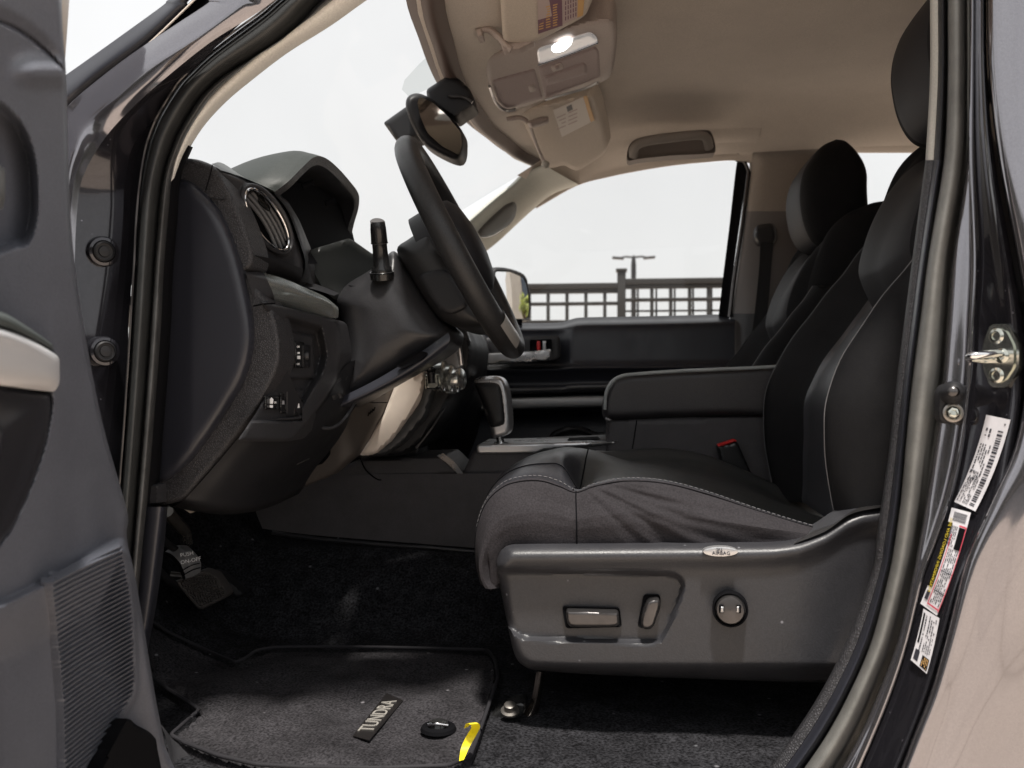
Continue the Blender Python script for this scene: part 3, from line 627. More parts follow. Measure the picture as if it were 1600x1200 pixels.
build('silver_edge', [(tube([(765, 135, Yo(765, 135) - .010), (775, 160, Yo(775, 160) - .011), (790, 172, Yo(790, 172) - .012), (806, 171, Yo(806, 171) - .010)], .0035, 8), silver)], oc)
build('silver_edge', [(tube([(853, 156, Yo(853, 156) - .012), (880, 148, Yo(880, 148) - .013), (915, 138, Yo(915, 138) - .013), (934, 129, Yo(934, 129) - .012)], .0028, 8), silver)], oc)

# grab handle over the passenger door
gh = build('grab_handle', [(slab(spl2([(981, 250), (983, 228), (1000, 215), (1050, 207), (1098, 203), (1112, 208), (1118, 235), (1105, 240), (1050, 243), (1000, 248)]), 2.425, .05, 8, -.012, 4), mat('handle_recess', (.19, .165, .15), .7)),
   (tube([(990, 244, 2.415), (992, 230, 2.385), (1008, 221, 2.375), (1050, 215, 2.37), (1088, 211, 2.375), (1103, 215, 2.385), (1108, 231, 2.415)], .013, 12, 8, squash=.8), mat('handle_vinyl', (.29, .262, .24), .6))], T, label='taupe grab handle above the passenger window')

# rear view mirror and its bracket
mr = build('rear_view_mirror', [(relief(spl2([(634, 160), (640, 149), (655, 146), (676, 156), (700, 178), (722, 204), (725, 225), (722, 244), (712, 250), (690, 242), (664, 226), (648, 205), (637, 180)]), MY(lambda a, b: 1.73 + (a - 640) * .0009), lambda x, y, s: edge(s, 9, .02), 3, .05), black)], T, label='black framed rear view mirror over the dashboard')
def Ym(a, b): return 1.722 + (a - 640) * .0009
mn = [(656, 151), (676, 160), (700, 182), (720, 207), (722, 226), (718, 243), (690, 228), (668, 208), (656, 180), (652, 160)]
build('mirror_glass', [(relief(rnd(mn, 5), lambda a, b, c: P(a, b, Ym(a, b) - .0025), None, 8), mirr_d)], mr)
build('mirror_bracket', [(slab(rnd([(700, 118), (716, 122), (735, 140), (742, 165), (722, 178), (712, 186), (668, 158), (666, 140)], 5), 1.80, .06, 6, .012, 4), black),
   (slab(rnd([(599, 192), (634, 167), (650, 160), (662, 205), (655, 212), (623, 223), (619, 220)], 4), 1.79, .07, 6, .012, 4), black), (tube([(700, 150, 1.795), (725, 152, 1.795), (738, 160, 1.795)], .004, 8), plas)], mr)

# ------------------------------------------------------------------ passenger door
prof = [(2.70, 493), (2.672, 498), (2.63, 503), (2.615, 512), (2.61, 545), (2.605, 566), (2.585, 574), (2.60, 584), (2.61, 600), (2.55, 612), (2.545, 618), (2.545, 640), (2.60, 650), (2.60, 700), (2.60, 820)]
rows = []
for px, dz in ((690, 18), (760, 14), (800, 12), (870, 11), (892, 6), (908, 3), (960, 2), (1060, 0), (1128, -2), (1148, -2)):
    r_ = []
    for Y, py in prof:
        up_ = 1 if py < 590 else .3
        r_.append((px, py + dz * (1 if py < 530 else .25), Y + (.015 if (px < 880 and 503 < py < 570) else 0)))
    rows.append(r_)
pd_ = empty('passenger_door', (0, 2.65, H), T, label='closed passenger door seen across the cab')
build('door_panel', [(surf(rows, 4, 4), plas_s)], pd_)
build('door_window', [(grid([[P(700, 400, 2.69), P(900, 270, 2.69), P(1165, 250, 2.69)], [P(700, 505, 2.69), P(900, 505, 2.69), P(1130, 500, 2.69)]]), glass)], pd_)
build('window_frame', [(surf([[(1155, 246, 2.68), (1164, 252, 2.672), (1168, 264, 2.67)], [(1150, 262, 2.685), (1160, 272, 2.675), (1167, 275, 2.665)], [(1140, 350, 2.685), (1150, 350, 2.675), (1156, 350, 2.665)], [(1130, 430, 2.685), (1140, 430, 2.675), (1145, 430, 2.665)], [(1122, 500, 2.685), (1133, 500, 2.675), (1139, 500, 2.665)]], 4, 5), void),
   (tube([(1170, 268, 2.655), (1160, 350, 2.655), (1148, 430, 2.655), (1140, 495, 2.65)], .006, 8), silver_d), (tube([(1150, 250, 2.665), (1163, 253, 2.66), (1170, 268, 2.655)], .005, 8), silver_d)], pd_)
build('door_handle', [(slab(rnd([(740, 529), (874, 524), (876, 560), (866, 566), (786, 566)], 5), 2.57, .03, 3, .004, 4), plas), (slab(rnd([(828, 531), (862, 530), (862, 550), (828, 550)], 2), 2.56, .01, 2, -.004, 3), void),
    (slab(rnd([(745, 553), (830, 549), (861, 545), (862, 562), (830, 566), (745, 570)], 4), 2.535, .03, 3, .006, 3), silver), (slab(rnd([(839, 533), (844, 533), (844, 547), (839, 547)], 1), 2.55, .006, 1, .001, 2), red), (slab(rnd([(848, 533), (853, 533), (853, 547), (848, 547)], 1), 2.55, .006, 1, .001, 2), silver)], pd_, label='silver inner door handle with a red lock tab')
build('silver_strip', [(surf([[(700, 626, 2.50), (700, 629, 2.485), (700, 641, 2.485), (700, 645, 2.50)], [(800, 622, 2.50), (800, 625, 2.485), (800, 637, 2.485), (800, 640, 2.50)], [(960, 618, 2.50), (960, 621, 2.485), (960, 632, 2.485), (960, 636, 2.50)]], 4, 3), mat('brushed_strip', (.36, .36, .36), .5, .5))], pd_)
build('armrest_ledge', [(surf([[(700, 612, 2.60), (700, 607, 2.50), (700, 617, 2.49), (700, 620, 2.53)], [(880, 609, 2.60), (880, 605, 2.50), (880, 613, 2.49), (880, 616, 2.53)], [(900, 606, 2.60), (900, 602, 2.50), (900, 611, 2.49), (900, 614, 2.53)], [(1120, 602, 2.60), (1120, 599, 2.50), (1120, 606, 2.49), (1120, 609, 2.53)]], 4, 4), plas)], pd_)
build('speaker_rim', [(tube([(858, 690, 2.56), (868, 678, 2.56), (890, 671, 2.56), (910, 672, 2.56), (930, 680, 2.56), (945, 680, 2.56)], .010, 8), plas)], pd_)
# outside mirror on the passenger side
sm_ = [(770, 424), (778, 417), (800, 419), (822, 428), (829, 445), (833, 470), (833, 492), (828, 502), (800, 504), (775, 504), (765, 490), (764, 440)]
c0 = P(800, 462, 3.02)
def onmirror(a, b, c):
    p = P(a, b, 3.0); o_ = P(0, 0, 1e-6); dr = (p - Vector((0, 0, H))).normalized(); t = (c0 - Vector((0, 0, H))).dot(nm) / dr.dot(nm); q_ = Vector((0, 0, H)) + dr * t; return q_ + nm * (c - (q_ - c0).length_squared / (2 * .9))
nm = Vector((.80, -.60, .0)).normalized()
sid = build('side_mirror', [(relief(spl2(sm_, 3), lambda a, b, c: onmirror(a, b, c - .008), lambda x, y, s: edge(s, 4, .012) + .012 * (1 - ss((s - 4) / 3)), 2.5, lambda p: p - nm * .09), black)], T, label='passenger side mirror outside the window')
build('mirror_glass', [(relief(rnd([(776, 424), (799, 425), (819, 434), (825, 448), (828, 472), (828, 491), (824, 498), (776, 499)], 4), onmirror, None, 4), mirr)], sid)

# ------------------------------------------------------------------ floor, tunnel, toe board
ZF = -.47
def fz(x, Y):
    z = ZF + .0
    z += .14 * float(ss((Y - 1.56) / .20))               # tunnel
    z += .50 * float(ss((-x - .66) / .45)) * (1 if Y < 1.6 else .9)
    return z + .004 * math.sin(x * 17 + Y * 9) * math.sin(Y * 23 + x * 3)
ys_ = np.concatenate([np.linspace(.985, 1.80, 66), np.linspace(1.83, 2.62, 20)]); xs_ = np.linspace(-1.05, 1.7, 120)
fl = build('floor_carpet', [(grid([[WD(x, Y, fz(x, Y) if Y < 1.81 else ZF + .16) for x in xs_] for Y in ys_]), carpet)], T, label='black floor carpet with lint')
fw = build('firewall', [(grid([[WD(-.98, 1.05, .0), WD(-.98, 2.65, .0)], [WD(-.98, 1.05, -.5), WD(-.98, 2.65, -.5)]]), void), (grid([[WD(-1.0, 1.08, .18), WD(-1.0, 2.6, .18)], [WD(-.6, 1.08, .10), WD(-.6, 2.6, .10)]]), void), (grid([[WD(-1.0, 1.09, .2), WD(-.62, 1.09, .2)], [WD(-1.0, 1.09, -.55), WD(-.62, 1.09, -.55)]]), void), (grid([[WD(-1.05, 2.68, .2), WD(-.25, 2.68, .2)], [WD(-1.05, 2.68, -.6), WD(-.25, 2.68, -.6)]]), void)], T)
sill = build('door_sill', [(surf([[(250, 1130, 1.07), (262, 1165, 1.05), (262, 1230, 1.0)], [(290, 1168, 1.075), (285, 1190, 1.05), (290, 1235, 1.0)], [(400, 1192, 1.08), (380, 1208, 1.05), (380, 1240, 1.0)], [(700, 1205, 1.08), (700, 1215, 1.05), (700, 1245, 1.0)], [(1200, 1205, 1.08), (1200, 1215, 1.05), (1200, 1245, 1.0)]], 5, 6), plas)], T)

# floor mat: a thing of its own lying on the carpet
mt_out = [(225, 965), (262, 990), (300, 1008), (335, 1024), (368, 1038), (385, 1030), (400, 1019), (425, 1014), (500, 1013), (600, 1014), (700, 1016), (762, 1018), (774, 1035), (778, 1062), (765, 1100), (748, 1150), (735, 1185), (700, 1200), (600, 1204), (480, 1203), (400, 1198), (340, 1184), (285, 1162), (266, 1152), (300, 1122), (312, 1112), (270, 1085), (236, 1060), (225, 1010)]
def MM(a, b, c):
    p = PZ(a, b, H + ZF + .016)
    q = .0
    x, Y = p.x, p.y
    # march along the view ray until it meets the carpet surface raised by the mat thickness
    d_ = (p - Vector((0, 0, H))).normalized(); t = .9
    for k in range(60):
        pt = Vector((0, 0, H)) + d_ * t; hgt = pt.z - H - fz(pt.x, pt.y) - .012
        if hgt < 0: break
        t += max(.002, hgt * .8)
    return pt + Vector((0, 0, c))
wr = lambda x, y, s: edge(s, 7, .010) + .0035 * np.sin(x * .045 + y * .03) * np.sin(y * .05 - x * .012) * np.clip(s / 30, 0, 1) - .004 * np.exp(-((s - 11) / 3.0) ** 2)
fm = build('floor_mat', [(relief(mt_out, MM, wr, 5, lambda p: p - Vector((0, 0, .01))), matm)], None)
tag(fm, 'grey carpet floor mat lying in the driver footwell, with a metal badge', 'floor mat')
pa, pb, pc, pdq = MM(577, 1160, .002), MM(630, 1097, .002), MM(604, 1086, .002), MM(551, 1153, .002)
mb_ = [MM(x, y, .003) for x, y in rnd(mt_out, 6, 3)]
build('bound_edge', [(tube(mb_, .0027, 8, raw=True, closed=True), mat('edge_binding', (.024, .023, .026), .7, spec=.2))], fm)
fm_b = build('mat_badge', [(([pa, pb, pc, pdq] + [q + Vector((0, 0, .0009)) for q in (pa, pb, pc, pdq)], [(4, 5, 6, 7), (0, 1, 5, 4), (1, 2, 6, 5), (2, 3, 7, 6), (3, 0, 4, 7)]), mat('badge_black', (.02, .018, .018), .3, .3)),
   (text('TUNDRA', (pa + pb + pc + pdq) / 4 + Vector((0, 0, .0018)), (pb - pa) + (pc - pdq), (pdq - pa), .029, .0006), mat('badge_metal', (.34, .32, .29), .4, .2))], fm, label='small metal badge reading TUNDRA')
for v in (0,):
    pass
hk = MM(685, 1143, .003)
build('mat_hook', [(lathe([(.024, 0), (.022, .004), (.016, .006), (.014, .003)], hk, (0, 0, 1), 30), void), (lathe([(.014, .003), (.012, .010), (.006, .012), (0, .011)], hk, (0, 0, 1), 24), mat('hook_gloss', (.02, .02, .02), .12)), (tube([hk + Vector((-.012, -.008, .009)), hk + Vector((.0, -.013, .012)), hk + Vector((.014, -.008, .009))], .0022, 8), chrome)], fm)
# yellow tape
yt = [PZ(x, y, H + ZF + z) for x, y, z in ((721, 1188, .020), (727, 1168, .028), (736, 1150, .040), (743, 1137, .052), (741, 1131, .058), (734, 1130, .058), (728, 1137, .050))]
wd = [.0025, .0048, .0058, .0052, .0048, .0042, .002]
rows = [[p + Vector((-a_, -.002, 0)), p, p + Vector((a_, .002, 0))] for p, a_ in zip(yt, wd)]
yl = build('yellow_strap', [(surf(rows, 3, 6), yellow)], None); tag(yl, 'short curled yellow strap sticking up between floor mat and seat rail', 'strap')
# seat rail foot
ft = build('seat_rail', [(surf([[(838, 1050, 1.24), (845, 1050, 1.232), (851, 1050, 1.24)], [(832, 1085, 1.245), (840, 1085, 1.236), (846, 1087, 1.245)], [(820, 1112, 1.245), (829, 1116, 1.236), (838, 1118, 1.245)], [(800, 1122, 1.24), (808, 1130, 1.228), (818, 1132, 1.24)], [(775, 1128, 1.24), (782, 1140, 1.225), (790, 1140, 1.24)]], 5, 6), mat('rail_metal', (.42, .37, .33), .2, 1, rv=.08)),
   (slab(spl2([(764, 1128), (770, 1115), (790, 1102), (815, 1096), (822, 1105), (815, 1120), (790, 1135), (770, 1140)]), 1.225, .03, 6, .01, 3), mat('foot_black', (.02, .02, .02), .25)),
   (lathe([(.013, 0), (.013, .003), (.008, .004), (.008, .012), (.005, .013), (0, .013)], P(797, 1112, 1.212), (0, -.35, 1), 18), steel)], T)

# pedals
def YB(a, b): return 1.42 + (a - 300) * .0012
bk_p = build('brake_pedal', [(relief(rnd([(272, 908), (318, 890), (338, 897), (358, 926), (354, 934), (316, 953), (308, 950)], 4), MY(YB), lambda x, y, s: edge(s, 4, .006) + .004 * (np.sin(x * .9 + y * .45) * np.sin(y * .95 - x * .5) > 0) * (s > 5), 1.6, .02), mat('pedal_rubber', (.07, .063, .06), .5)),
   (tube([(266, 898, 1.44), (290, 902, 1.45), (300, 915, 1.46)], .006, 8), steel)], T, label='wide brake pedal with a studded rubber pad')
pk = build('parking_brake_pedal', [(surf([[(258, 862, 1.37), (272, 853, 1.38), (292, 852, 1.40)], [(268, 866, 1.36), (283, 858, 1.37), (300, 859, 1.39)], [(280, 878, 1.355), (293, 868, 1.362), (308, 868, 1.38)], [(287, 892, 1.357), (300, 884, 1.362), (314, 880, 1.38)], [(290, 904, 1.365), (302, 900, 1.37), (313, 894, 1.385)]], 6, 8), mat('pad_rubber', (.15, .15, .155), .5)),
    (surf([[(258, 862, 1.37), (256, 866, 1.39)], [(268, 866, 1.36), (266, 872, 1.38)], [(280, 878, 1.355), (277, 884, 1.37)], [(287, 892, 1.357), (283, 897, 1.375)], [(290, 904, 1.365), (287, 908, 1.38)]], 2, 6), black)], T, label='parking brake pedal lettered PUSH ON OFF')
build('pad_rib', [(tube([(262, 858, 1.366), (279, 850, 1.376), (296, 852, 1.395)], .0008, 5), void)], pk)
build('pad_rib', [(tube([(284, 892, 1.354), (298, 884, 1.358), (312, 880, 1.372)], .0008, 5), void)], pk)
build('pad_rib', [(tube([(286, 899, 1.358), (300, 891, 1.362), (313, 887, 1.376)], .0008, 5), void)], pk)
xd = P(303, 867, 1.35) - P(284, 871, 1.34); yd = P(290, 860, 1.35) - P(294, 878, 1.35)
build('pedal_lettering', [(text('PUSH', P(292, 866, 1.348), xd, yd, .0085, .0003), white), (text('ON-OFF', P(298, 876, 1.345), xd, yd, .0085, .0003), white)], pk)
for q in range(3):
    pass
ac = build('accelerator_pedal', [(slab(rnd([(330, 892), (346, 896), (382, 926), (380, 933), (370, 935), (340, 908)], 3), lambda a, b: 1.52 + (a - 330) * .0006, .02, 3, .004, 3), black)], T, label='slim black accelerator pedal')
pb_ = build('pedal_bracket', [(tube([(262, 800, 1.36), (272, 812, 1.38), (288, 830, 1.41), (292, 850, 1.42)], .010, 8), steel), (slab([(290, 791), (304, 800), (297, 802), (288, 796)], 1.36, .005, 1, .001, 3), tan), (tube([(250, 838, 1.3), (262, 850, 1.34), (280, 862, 1.39)], .006, 8), black), (tube([(247, 890, 1.3), (262, 905, 1.36), (282, 918, 1.42)], .006, 8), black)], T)
kp = build('kick_panel', [(surf([[(214, 792, 1.075), (226, 792, 1.058), (240, 792, 1.052), (256, 792, 1.062), (262, 792, 1.12)], [(206, 860, 1.075), (219, 860, 1.058), (233, 860, 1.052), (248, 860, 1.062), (256, 860, 1.12)], [(198, 940, 1.075), (212, 940, 1.058), (224, 940, 1.052), (238, 940, 1.062), (245, 940, 1.12)], [(192, 1000, 1.075), (206, 1000, 1.058), (216, 1000, 1.052), (228, 1000, 1.062), (234, 1000, 1.12)], [(188, 1060, 1.075), (200, 1060, 1.058), (210, 1060, 1.052), (218, 1060, 1.062), (224, 1060, 1.12)]], 5, 5), plas_s),
   (slab(rnd([(222, 757), (248, 757), (248, 787), (222, 790)], 2), 1.06, .02, 2, .003, 4), plas)], T, label='slim black kick panel trim below the dashboard end')

# ------------------------------------------------------------------ dashboard
D = empty('dashboard', (-.45, 1.5, H), T, label='black dashboard end with vent, switches and instrument hood')
frame = spl2([(272, 254), (300, 248), (330, 257), (345, 270), (362, 300), (382, 345), (397, 392), (394, 418), (384, 426), (402, 448), (424, 478), (434, 505), (440, 545), (433, 583), (402, 640), (355, 702), (315, 750), (290, 778), (270, 786), (249, 787), (246, 760), (236, 750), (244, 560), (254, 400), (264, 300)], 4)
build('side_frame', [(relief(frame, MY(1.122), lambda x, y, s: edge(s, 9, .010) , 3, .05), leat)], D)
capo = spl2([(264, 284), (285, 281), (303, 287), (330, 312), (352, 345), (372, 395), (386, 450), (396, 505), (395, 548), (380, 598), (340, 664), (300, 718), (268, 748), (250, 755), (233, 755), (234, 740), (240, 640), (248, 520), (255, 400), (260, 320)], 5)
build('end_cover', [(relief(capo, MY(1.100), lambda x, y, s: edge(s, 19, .020) - .012 * np.clip((300 - x) / 80, 0, 1), 5, .02), plas_s)], D, label='smooth end cover of the dashboard')
# small seam piece on top
build('seam', [(tube([(332, 258, 1.118), (327, 278, 1.116), (321, 297, 1.116)], .0009, 5), void)], D)
build('seam', [(tube([(396, 478, 1.11), (412, 475, 1.108), (430, 474, 1.108)], .0012, 5), void)], D)

# vent pod
Yp = lerpY(345, 1.13, 475, 1.30)
pod = rnd([(336, 262), (350, 266), (392, 284), (425, 298), (446, 332), (466, 380), (477, 412), (472, 440), (458, 446), (392, 424), (396, 398), (378, 345)], 9)
podd = lambda x, y, s: edge(s, 9, .012)
cx, cy = 417, 343; an = math.atan2(392 - 295, 447 - 387)
def ell(a, b, n=36): return [(cx + a * math.cos(an) * math.cos(t) - b * math.sin(an) * math.sin(t), cy + a * math.sin(an) * math.cos(t) + b * math.cos(an) * math.sin(t)) for t in [2 * math.pi * k / n for k in range(n)]]
def pod_d(x, y, s):
    e = sdf(ell(54, 20), x, y); return edge(s, 9, .012) - .030 * ss((e + 1) / 4) + .010 * ss((e + 14) / 12) * (e < 0)
vent = build('air_vent', [(relief(pod, MY(lambda a, b: Yp(a)), pod_d, 2.6, .06), plas),
    (surf([[(384, 424, 1.15), (396, 402, 1.135), (400, 399, 1.13)], [(430, 436, 1.24), (440, 418, 1.22), (440, 408, 1.21)], [(462, 447, 1.30), (470, 438, 1.285), (474, 420, 1.28)]], 4, 5), black)], D)
build('chrome_ring', [(tube([P(x, y, Yp(x) - .013) for x, y in ell(55, 21)], .0022, 8, raw=True, closed=True), chrome), (tube([P(x, y, Yp(x) - .008) for x, y in ell(60, 26)], .004, 8, raw=True, closed=True), plas)], vent)
vanem = mat('vane_grey', (.10, .10, .105), .3)
sl = []
for q in (-.50, -.14, .22, .58):
    pp = []
    for k in range(9):
        t = -1 + 2 * k / 8; a_ = 50 * t * math.sqrt(1 - q * q * .8); b_ = 18 * (q + .30 * (1 - t * t) - .12)
        x = cx + a_ * math.cos(an) - b_ * math.sin(an) * -1; y = cy + a_ * math.sin(an) - b_ * math.cos(an)
        pp.append(P(x, y, Yp(x) + .004))
    sl.append((tube(pp, .0030, 8, raw=True), vanem))
build('vent_vanes', sl + [(relief(ell(53, 19), MY(lambda a, b: Yp(a) + .016), None, 4), void), (slab(rnd([(398, 300), (410, 304), (424, 325), (420, 333), (404, 318)], 3), lambda a, b: Yp(a) - .001, .01, 2, .003, 2), mat('gloss_black', (.01, .01, .01), .08))], vent)

# instrument hood
rimp = [P(425, 300, 1.235), P(447, 283, 1.25), P(468, 262, 1.29), P(488, 245, 1.34), P(505, 247, 1.39), P(524, 262, 1.46), P(543, 283, 1.55), P(557, 303, 1.62), P(557, 325, 1.65), P(550, 350, 1.66), P(544, 378, 1.67)]
def shift(pts, dx, dz=0, k=1.0, c=None):
    return [p + Vector((dx, 0, dz)) for p in pts]
cen = Vector((-.45, 1.46, H + .22))
def shrink(pts, dx, k): return [Vector((p.x + dx, cen.y + (p.y - cen.y) * k, cen.z + (p.z - cen.z) * k)) for p in pts]
out0 = shrink(rimp, -.012, 1.03); lip = shrink(rimp, .004, 1.0); in0 = shrink(rimp, -.002, .915); in1 = shrink(rimp, -.03, .86); in2 = shrink(rimp, -.10, .80); in3 = shrink(rimp, -.17, .72)
def top(dx, dz): return [p + Vector((dx, 0, dz * (1 if p.z > H + .25 else .3))) for p in out0]
hood = build('instrument_hood', [(surf([top(-.32, -.14), top(-.20, -.06), top(-.10, -.012), top(-.03, .004), out0, lip], 4, 5), mat('hood_vinyl', (.026, .031, .029), .5, spec=.3, kind='leather', scale=500, bump=.5)),
     (surf([lip, in0], 4, 3), leat), (surf([in0, in1, in2, in3], 4, 4), black)], D)
build('hood_slot', [(tube([(472, 291, 1.40), (480, 288, 1.405), (490, 284, 1.41)], .005, 8, squash=.5), void)], hood)
build('hood_slot', [(tube([(508, 318, 1.47), (516, 316, 1.475), (524, 312, 1.48)], .005, 8, squash=.5), void)], hood)
# near flank of the dash top from pod to hood
build('dash_top', [(surf([[(330, 256, 1.16), (336, 260, 1.135), (345, 266, 1.13)], [(350, 256, 1.25), (362, 268, 1.20), (372, 274, 1.17)], [(400, 290, 1.28), (405, 288, 1.24), (408, 289, 1.21)], [(440, 298, 1.32), (432, 296, 1.26), (428, 298, 1.23)]], 4, 5), mat('dash_vinyl', (.045, .05, .048), .42, kind='leather', scale=500, bump=.5)),
   (surf([[WD(-.62, 1.12, .25), WD(-.56, 1.12, .25), WD(-.50, 1.12, .245)], [WD(-.80, 1.2, .22), WD(-.68, 1.2, .26), WD(-.56, 1.2, .27)], [WD(-.95, 1.5, .15), WD(-.75, 1.5, .20), WD(-.60, 1.5, .20)], [WD(-1.0, 1.9, .12), WD(-.7, 1.9, .20), WD(-.42, 1.9, .19), WD(-.38, 1.9, .16)], ][:3], 4, 4), black),
   (surf([[WD(-1.0, y, .12), WD(-.7, y, .19), WD(-.5, y, .18), WD(-.44, y, .14)] for y in (1.5, 1.75, 2.0, 2.3, 2.6)], 4, 4), plas)], D)
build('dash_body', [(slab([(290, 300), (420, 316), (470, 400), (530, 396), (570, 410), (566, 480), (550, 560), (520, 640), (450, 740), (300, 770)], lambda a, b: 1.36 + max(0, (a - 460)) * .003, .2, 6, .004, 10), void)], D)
# cluster face and floor of the hood
build('instrument_cluster', [(surf([[P(428, 302, 1.30), P(470, 285, 1.42), P(545, 310, 1.66)], [P(455, 350, 1.31), P(500, 350, 1.45), P(548, 350, 1.68)], [P(480, 412, 1.32), P(520, 410, 1.45), P(560, 400, 1.68)]], 5, 5), void),
   (relief(rnd([(466, 396), (546, 372), (580, 396), (618, 404), (592, 430), (548, 465), (530, 474), (500, 450)], 4), MY(lambda a, b: 1.325 + (a - 466) * .0014), lambda x, y, s: edge(s, 4, .006), 6, .02), mat('cluster_face', (.016, .018, .018), .4, kind='noise', scale=500, bump=.3))], D)
# flank between pod and cluster (right side of pod)
build('pod_flank', [(surf([[(425, 298, 1.232), (434, 300, 1.26), (440, 306, 1.32)], [(450, 330, 1.262), (458, 336, 1.28), (466, 345, 1.33)], [(468, 378, 1.285), (474, 386, 1.30), (482, 400, 1.34)], [(477, 412, 1.297), (478, 420, 1.31), (486, 430, 1.34)], [(470, 440, 1.30), (474, 440, 1.31), (490, 445, 1.34)]], 4, 5), black)], D)
# trim strip
Ys = lerpY(385, 1.125, 530, 1.30)
build('trim_strip', [(surf([[(384, 424, Ys(384)), (386, 432, Ys(386) - .01), (397, 468, Ys(390) - .010), (400, 477, Ys(395) + .004)], [(412, 426, Ys(412) + .01), (418, 438, Ys(415) - .014), (428, 462, Ys(418) - .013), (428, 476, Ys(425) + .002)]], 4, 5), plas),
   (surf([[(412, 426, Ys(412) + .012), (418, 438, Ys(415) - .013), (428, 462, Ys(418) - .012), (428, 477, Ys(425) + .004)],
          [(445, 436, Ys(445) + .012), (448, 450, Ys(448) - .013), (452, 466, Ys(450) - .012), (452, 482, Ys(450) + .004)],
          [(478, 450, Ys(478) + .014), (482, 462, Ys(482) - .013), (486, 476, Ys(486) - .012), (486, 490, Ys(486) + .004)],
          [(508, 464, Ys(508) + .014), (516, 474, Ys(514) - .011), (520, 484, Ys(520) - .010), (520, 497, Ys(520) + .004)],
          [(528, 480, Ys(528) + .02), (529, 484, Ys(528) + .004), (529, 490, Ys(528) + .004), (528, 497, Ys(528) + .012)]], 5, 6), mat('gloss_trim', (.50, .53, .51), .24, .85))], D, label='satin trim strip under the vent')
build('tray', [(surf([[(462, 446, 1.31), (478, 440, 1.33)], [(490, 452, 1.33), (500, 446, 1.36)], [(522, 462, 1.34), (530, 458, 1.37)]], 4, 4), black)], D)
# switch panel with its recess
Yw_ = lerpY(430, 1.135, 530, 1.30)
swo = rnd([(404, 470), (430, 476), (480, 488), (526, 500), (530, 515), (536, 552), (528, 592), (505, 630), (475, 668), (455, 690), (398, 690), (370, 690), (398, 648), (434, 585), (440, 545), (432, 505)], 8)
rc1 = [(444, 491), (504, 508), (510, 535), (513, 556), (509, 575), (502, 592), (486, 618), (468, 648), (455, 662), (400, 660), (372, 660), (400, 600), (440, 560)]
pan1 = [(430, 514), (488, 527), (491, 590), (420, 590)]; pan2 = [(380, 614), (469, 611), (469, 655), (380, 657)]
def sw_d(x, y, s):
    a = sdf(rc1, x, y); b = sdf(pan1, x, y); c = sdf(pan2, x, y)
    t = .040 * ss(a / 14)
    t = np.where(b > -3, .028 * ss((b + 3) / 3) + t * (1 - ss((b + 3) / 3)), t); t = np.where(c > -3, .018 * ss((c + 3) / 3) + t * (1 - ss((c + 3) / 3)), t)
    return edge(s, 7, .008) - t
sp_ = build('switch_panel', [(relief(swo, MY(lambda a, b: Yw_(a)), sw_d, 2.6, .05), plas)], D)
def Yd(a): return Yw_(a) + .028
def sbox(x0, y0, x1, y1, lift, m, r=2): return (slab(rnd([(x0, y0), (x1, y0 + 1), (x1, y1), (x0, y1)], r), lambda a, b: Yd(a) - lift, .012, 2, .002, 2), m)
gb = mat('gloss_button', (.012, .012, .013), .25)
def swl(s, x, y, size, lift): return (text(s, P(x, y, Yd(x) - lift), P(x + 5, y, Yd(x + 5)) - P(x, y, Yd(x)), Vector((0, 0, 1)), size, .0002), white)
build('mirror_switch', [sbox(459, 533, 471, 575, .010, gb), sbox(461, 536, 471, 573, .013, gb), (tube([(461, 536, Yd(461) - .014), (459.5, 555, Yd(460) - .015), (462, 574, Yd(462) - .013)], .0006, 6), silver_d), swl('ON', 466, 542, .0045, .0155), swl('OFF', 466, 569, .0042, .0155), (slab([(463, 556), (469, 556), (469, 561), (463, 561)], Yd(466) - .0155, .001, 1, .0002, 2), white), (slab([(464, 550), (468, 550), (468, 553), (464, 553)], Yd(466) - .0155, .001, 1, .0002, 2), white)], sp_)
build('dimmer_wheel', [sbox(473, 538, 482, 574, .006, black), (lathe([(.006, -.003), (.007, 0), (.006, .003)], P(479, 556, Yd(479) - .006), (1, .3, 0), 20), plas), (tube([(473.5, 540, Yd(473) - .010), (473.5, 573, Yd(473) - .010)], .0005, 5), silver_d)], sp_)
build('side_button', [(tube([(451, 527, Yd(451) - .006), (452, 578, Yd(452) - .006)], .0005, 5), silver_d), (slab([(447, 559), (450, 559), (450, 562), (447, 562)], Yd(448) - .006, .001, 1, .0002, 2), white)], sp_)
def Ye(a): return Yw_(a) + .018
def sb2(x0, y0, x1, y1, lift, m, r=2): return (slab(rnd([(x0, y0), (x1, y0 + 1), (x1, y1), (x0, y1)], r), lambda a, b: Ye(a) - lift, .012, 2, .002, 2), m)
def sw2(s, x, y, size, lift): return (text(s, P(x, y, Ye(x) - lift), P(x + 5, y, Ye(x + 5)) - P(x, y, Ye(x)), Vector((0, 0, 1)), size, .0002), white)
build('bed_light_switch', [sb2(414, 618, 433, 640, .008, gb), sw2('ON', 430, 629, .0040, .0105), (slab([(420, 633), (426, 633), (426, 637), (420, 637)], Ye(423) - .0105, .001, 1, .0002, 2), white), (slab([(421, 624), (424, 621), (427, 624), (426, 631), (421, 631)], Ye(423) - .0105, .001, 1, .0002, 2), white)], sp_)
build('blank_button', [sb2(438, 613, 447, 646, .007, gb), (tube([(448.5, 612, Ye(448) - .009), (448.5, 646, Ye(448) - .009)], .0005, 5), silver_d), (slab([(441, 626), (444, 626), (444, 632), (441, 632)], Ye(442) - .0095, .001, 1, .0002, 2), mat('dim_print', (.25, .25, .26), .6))], sp_)
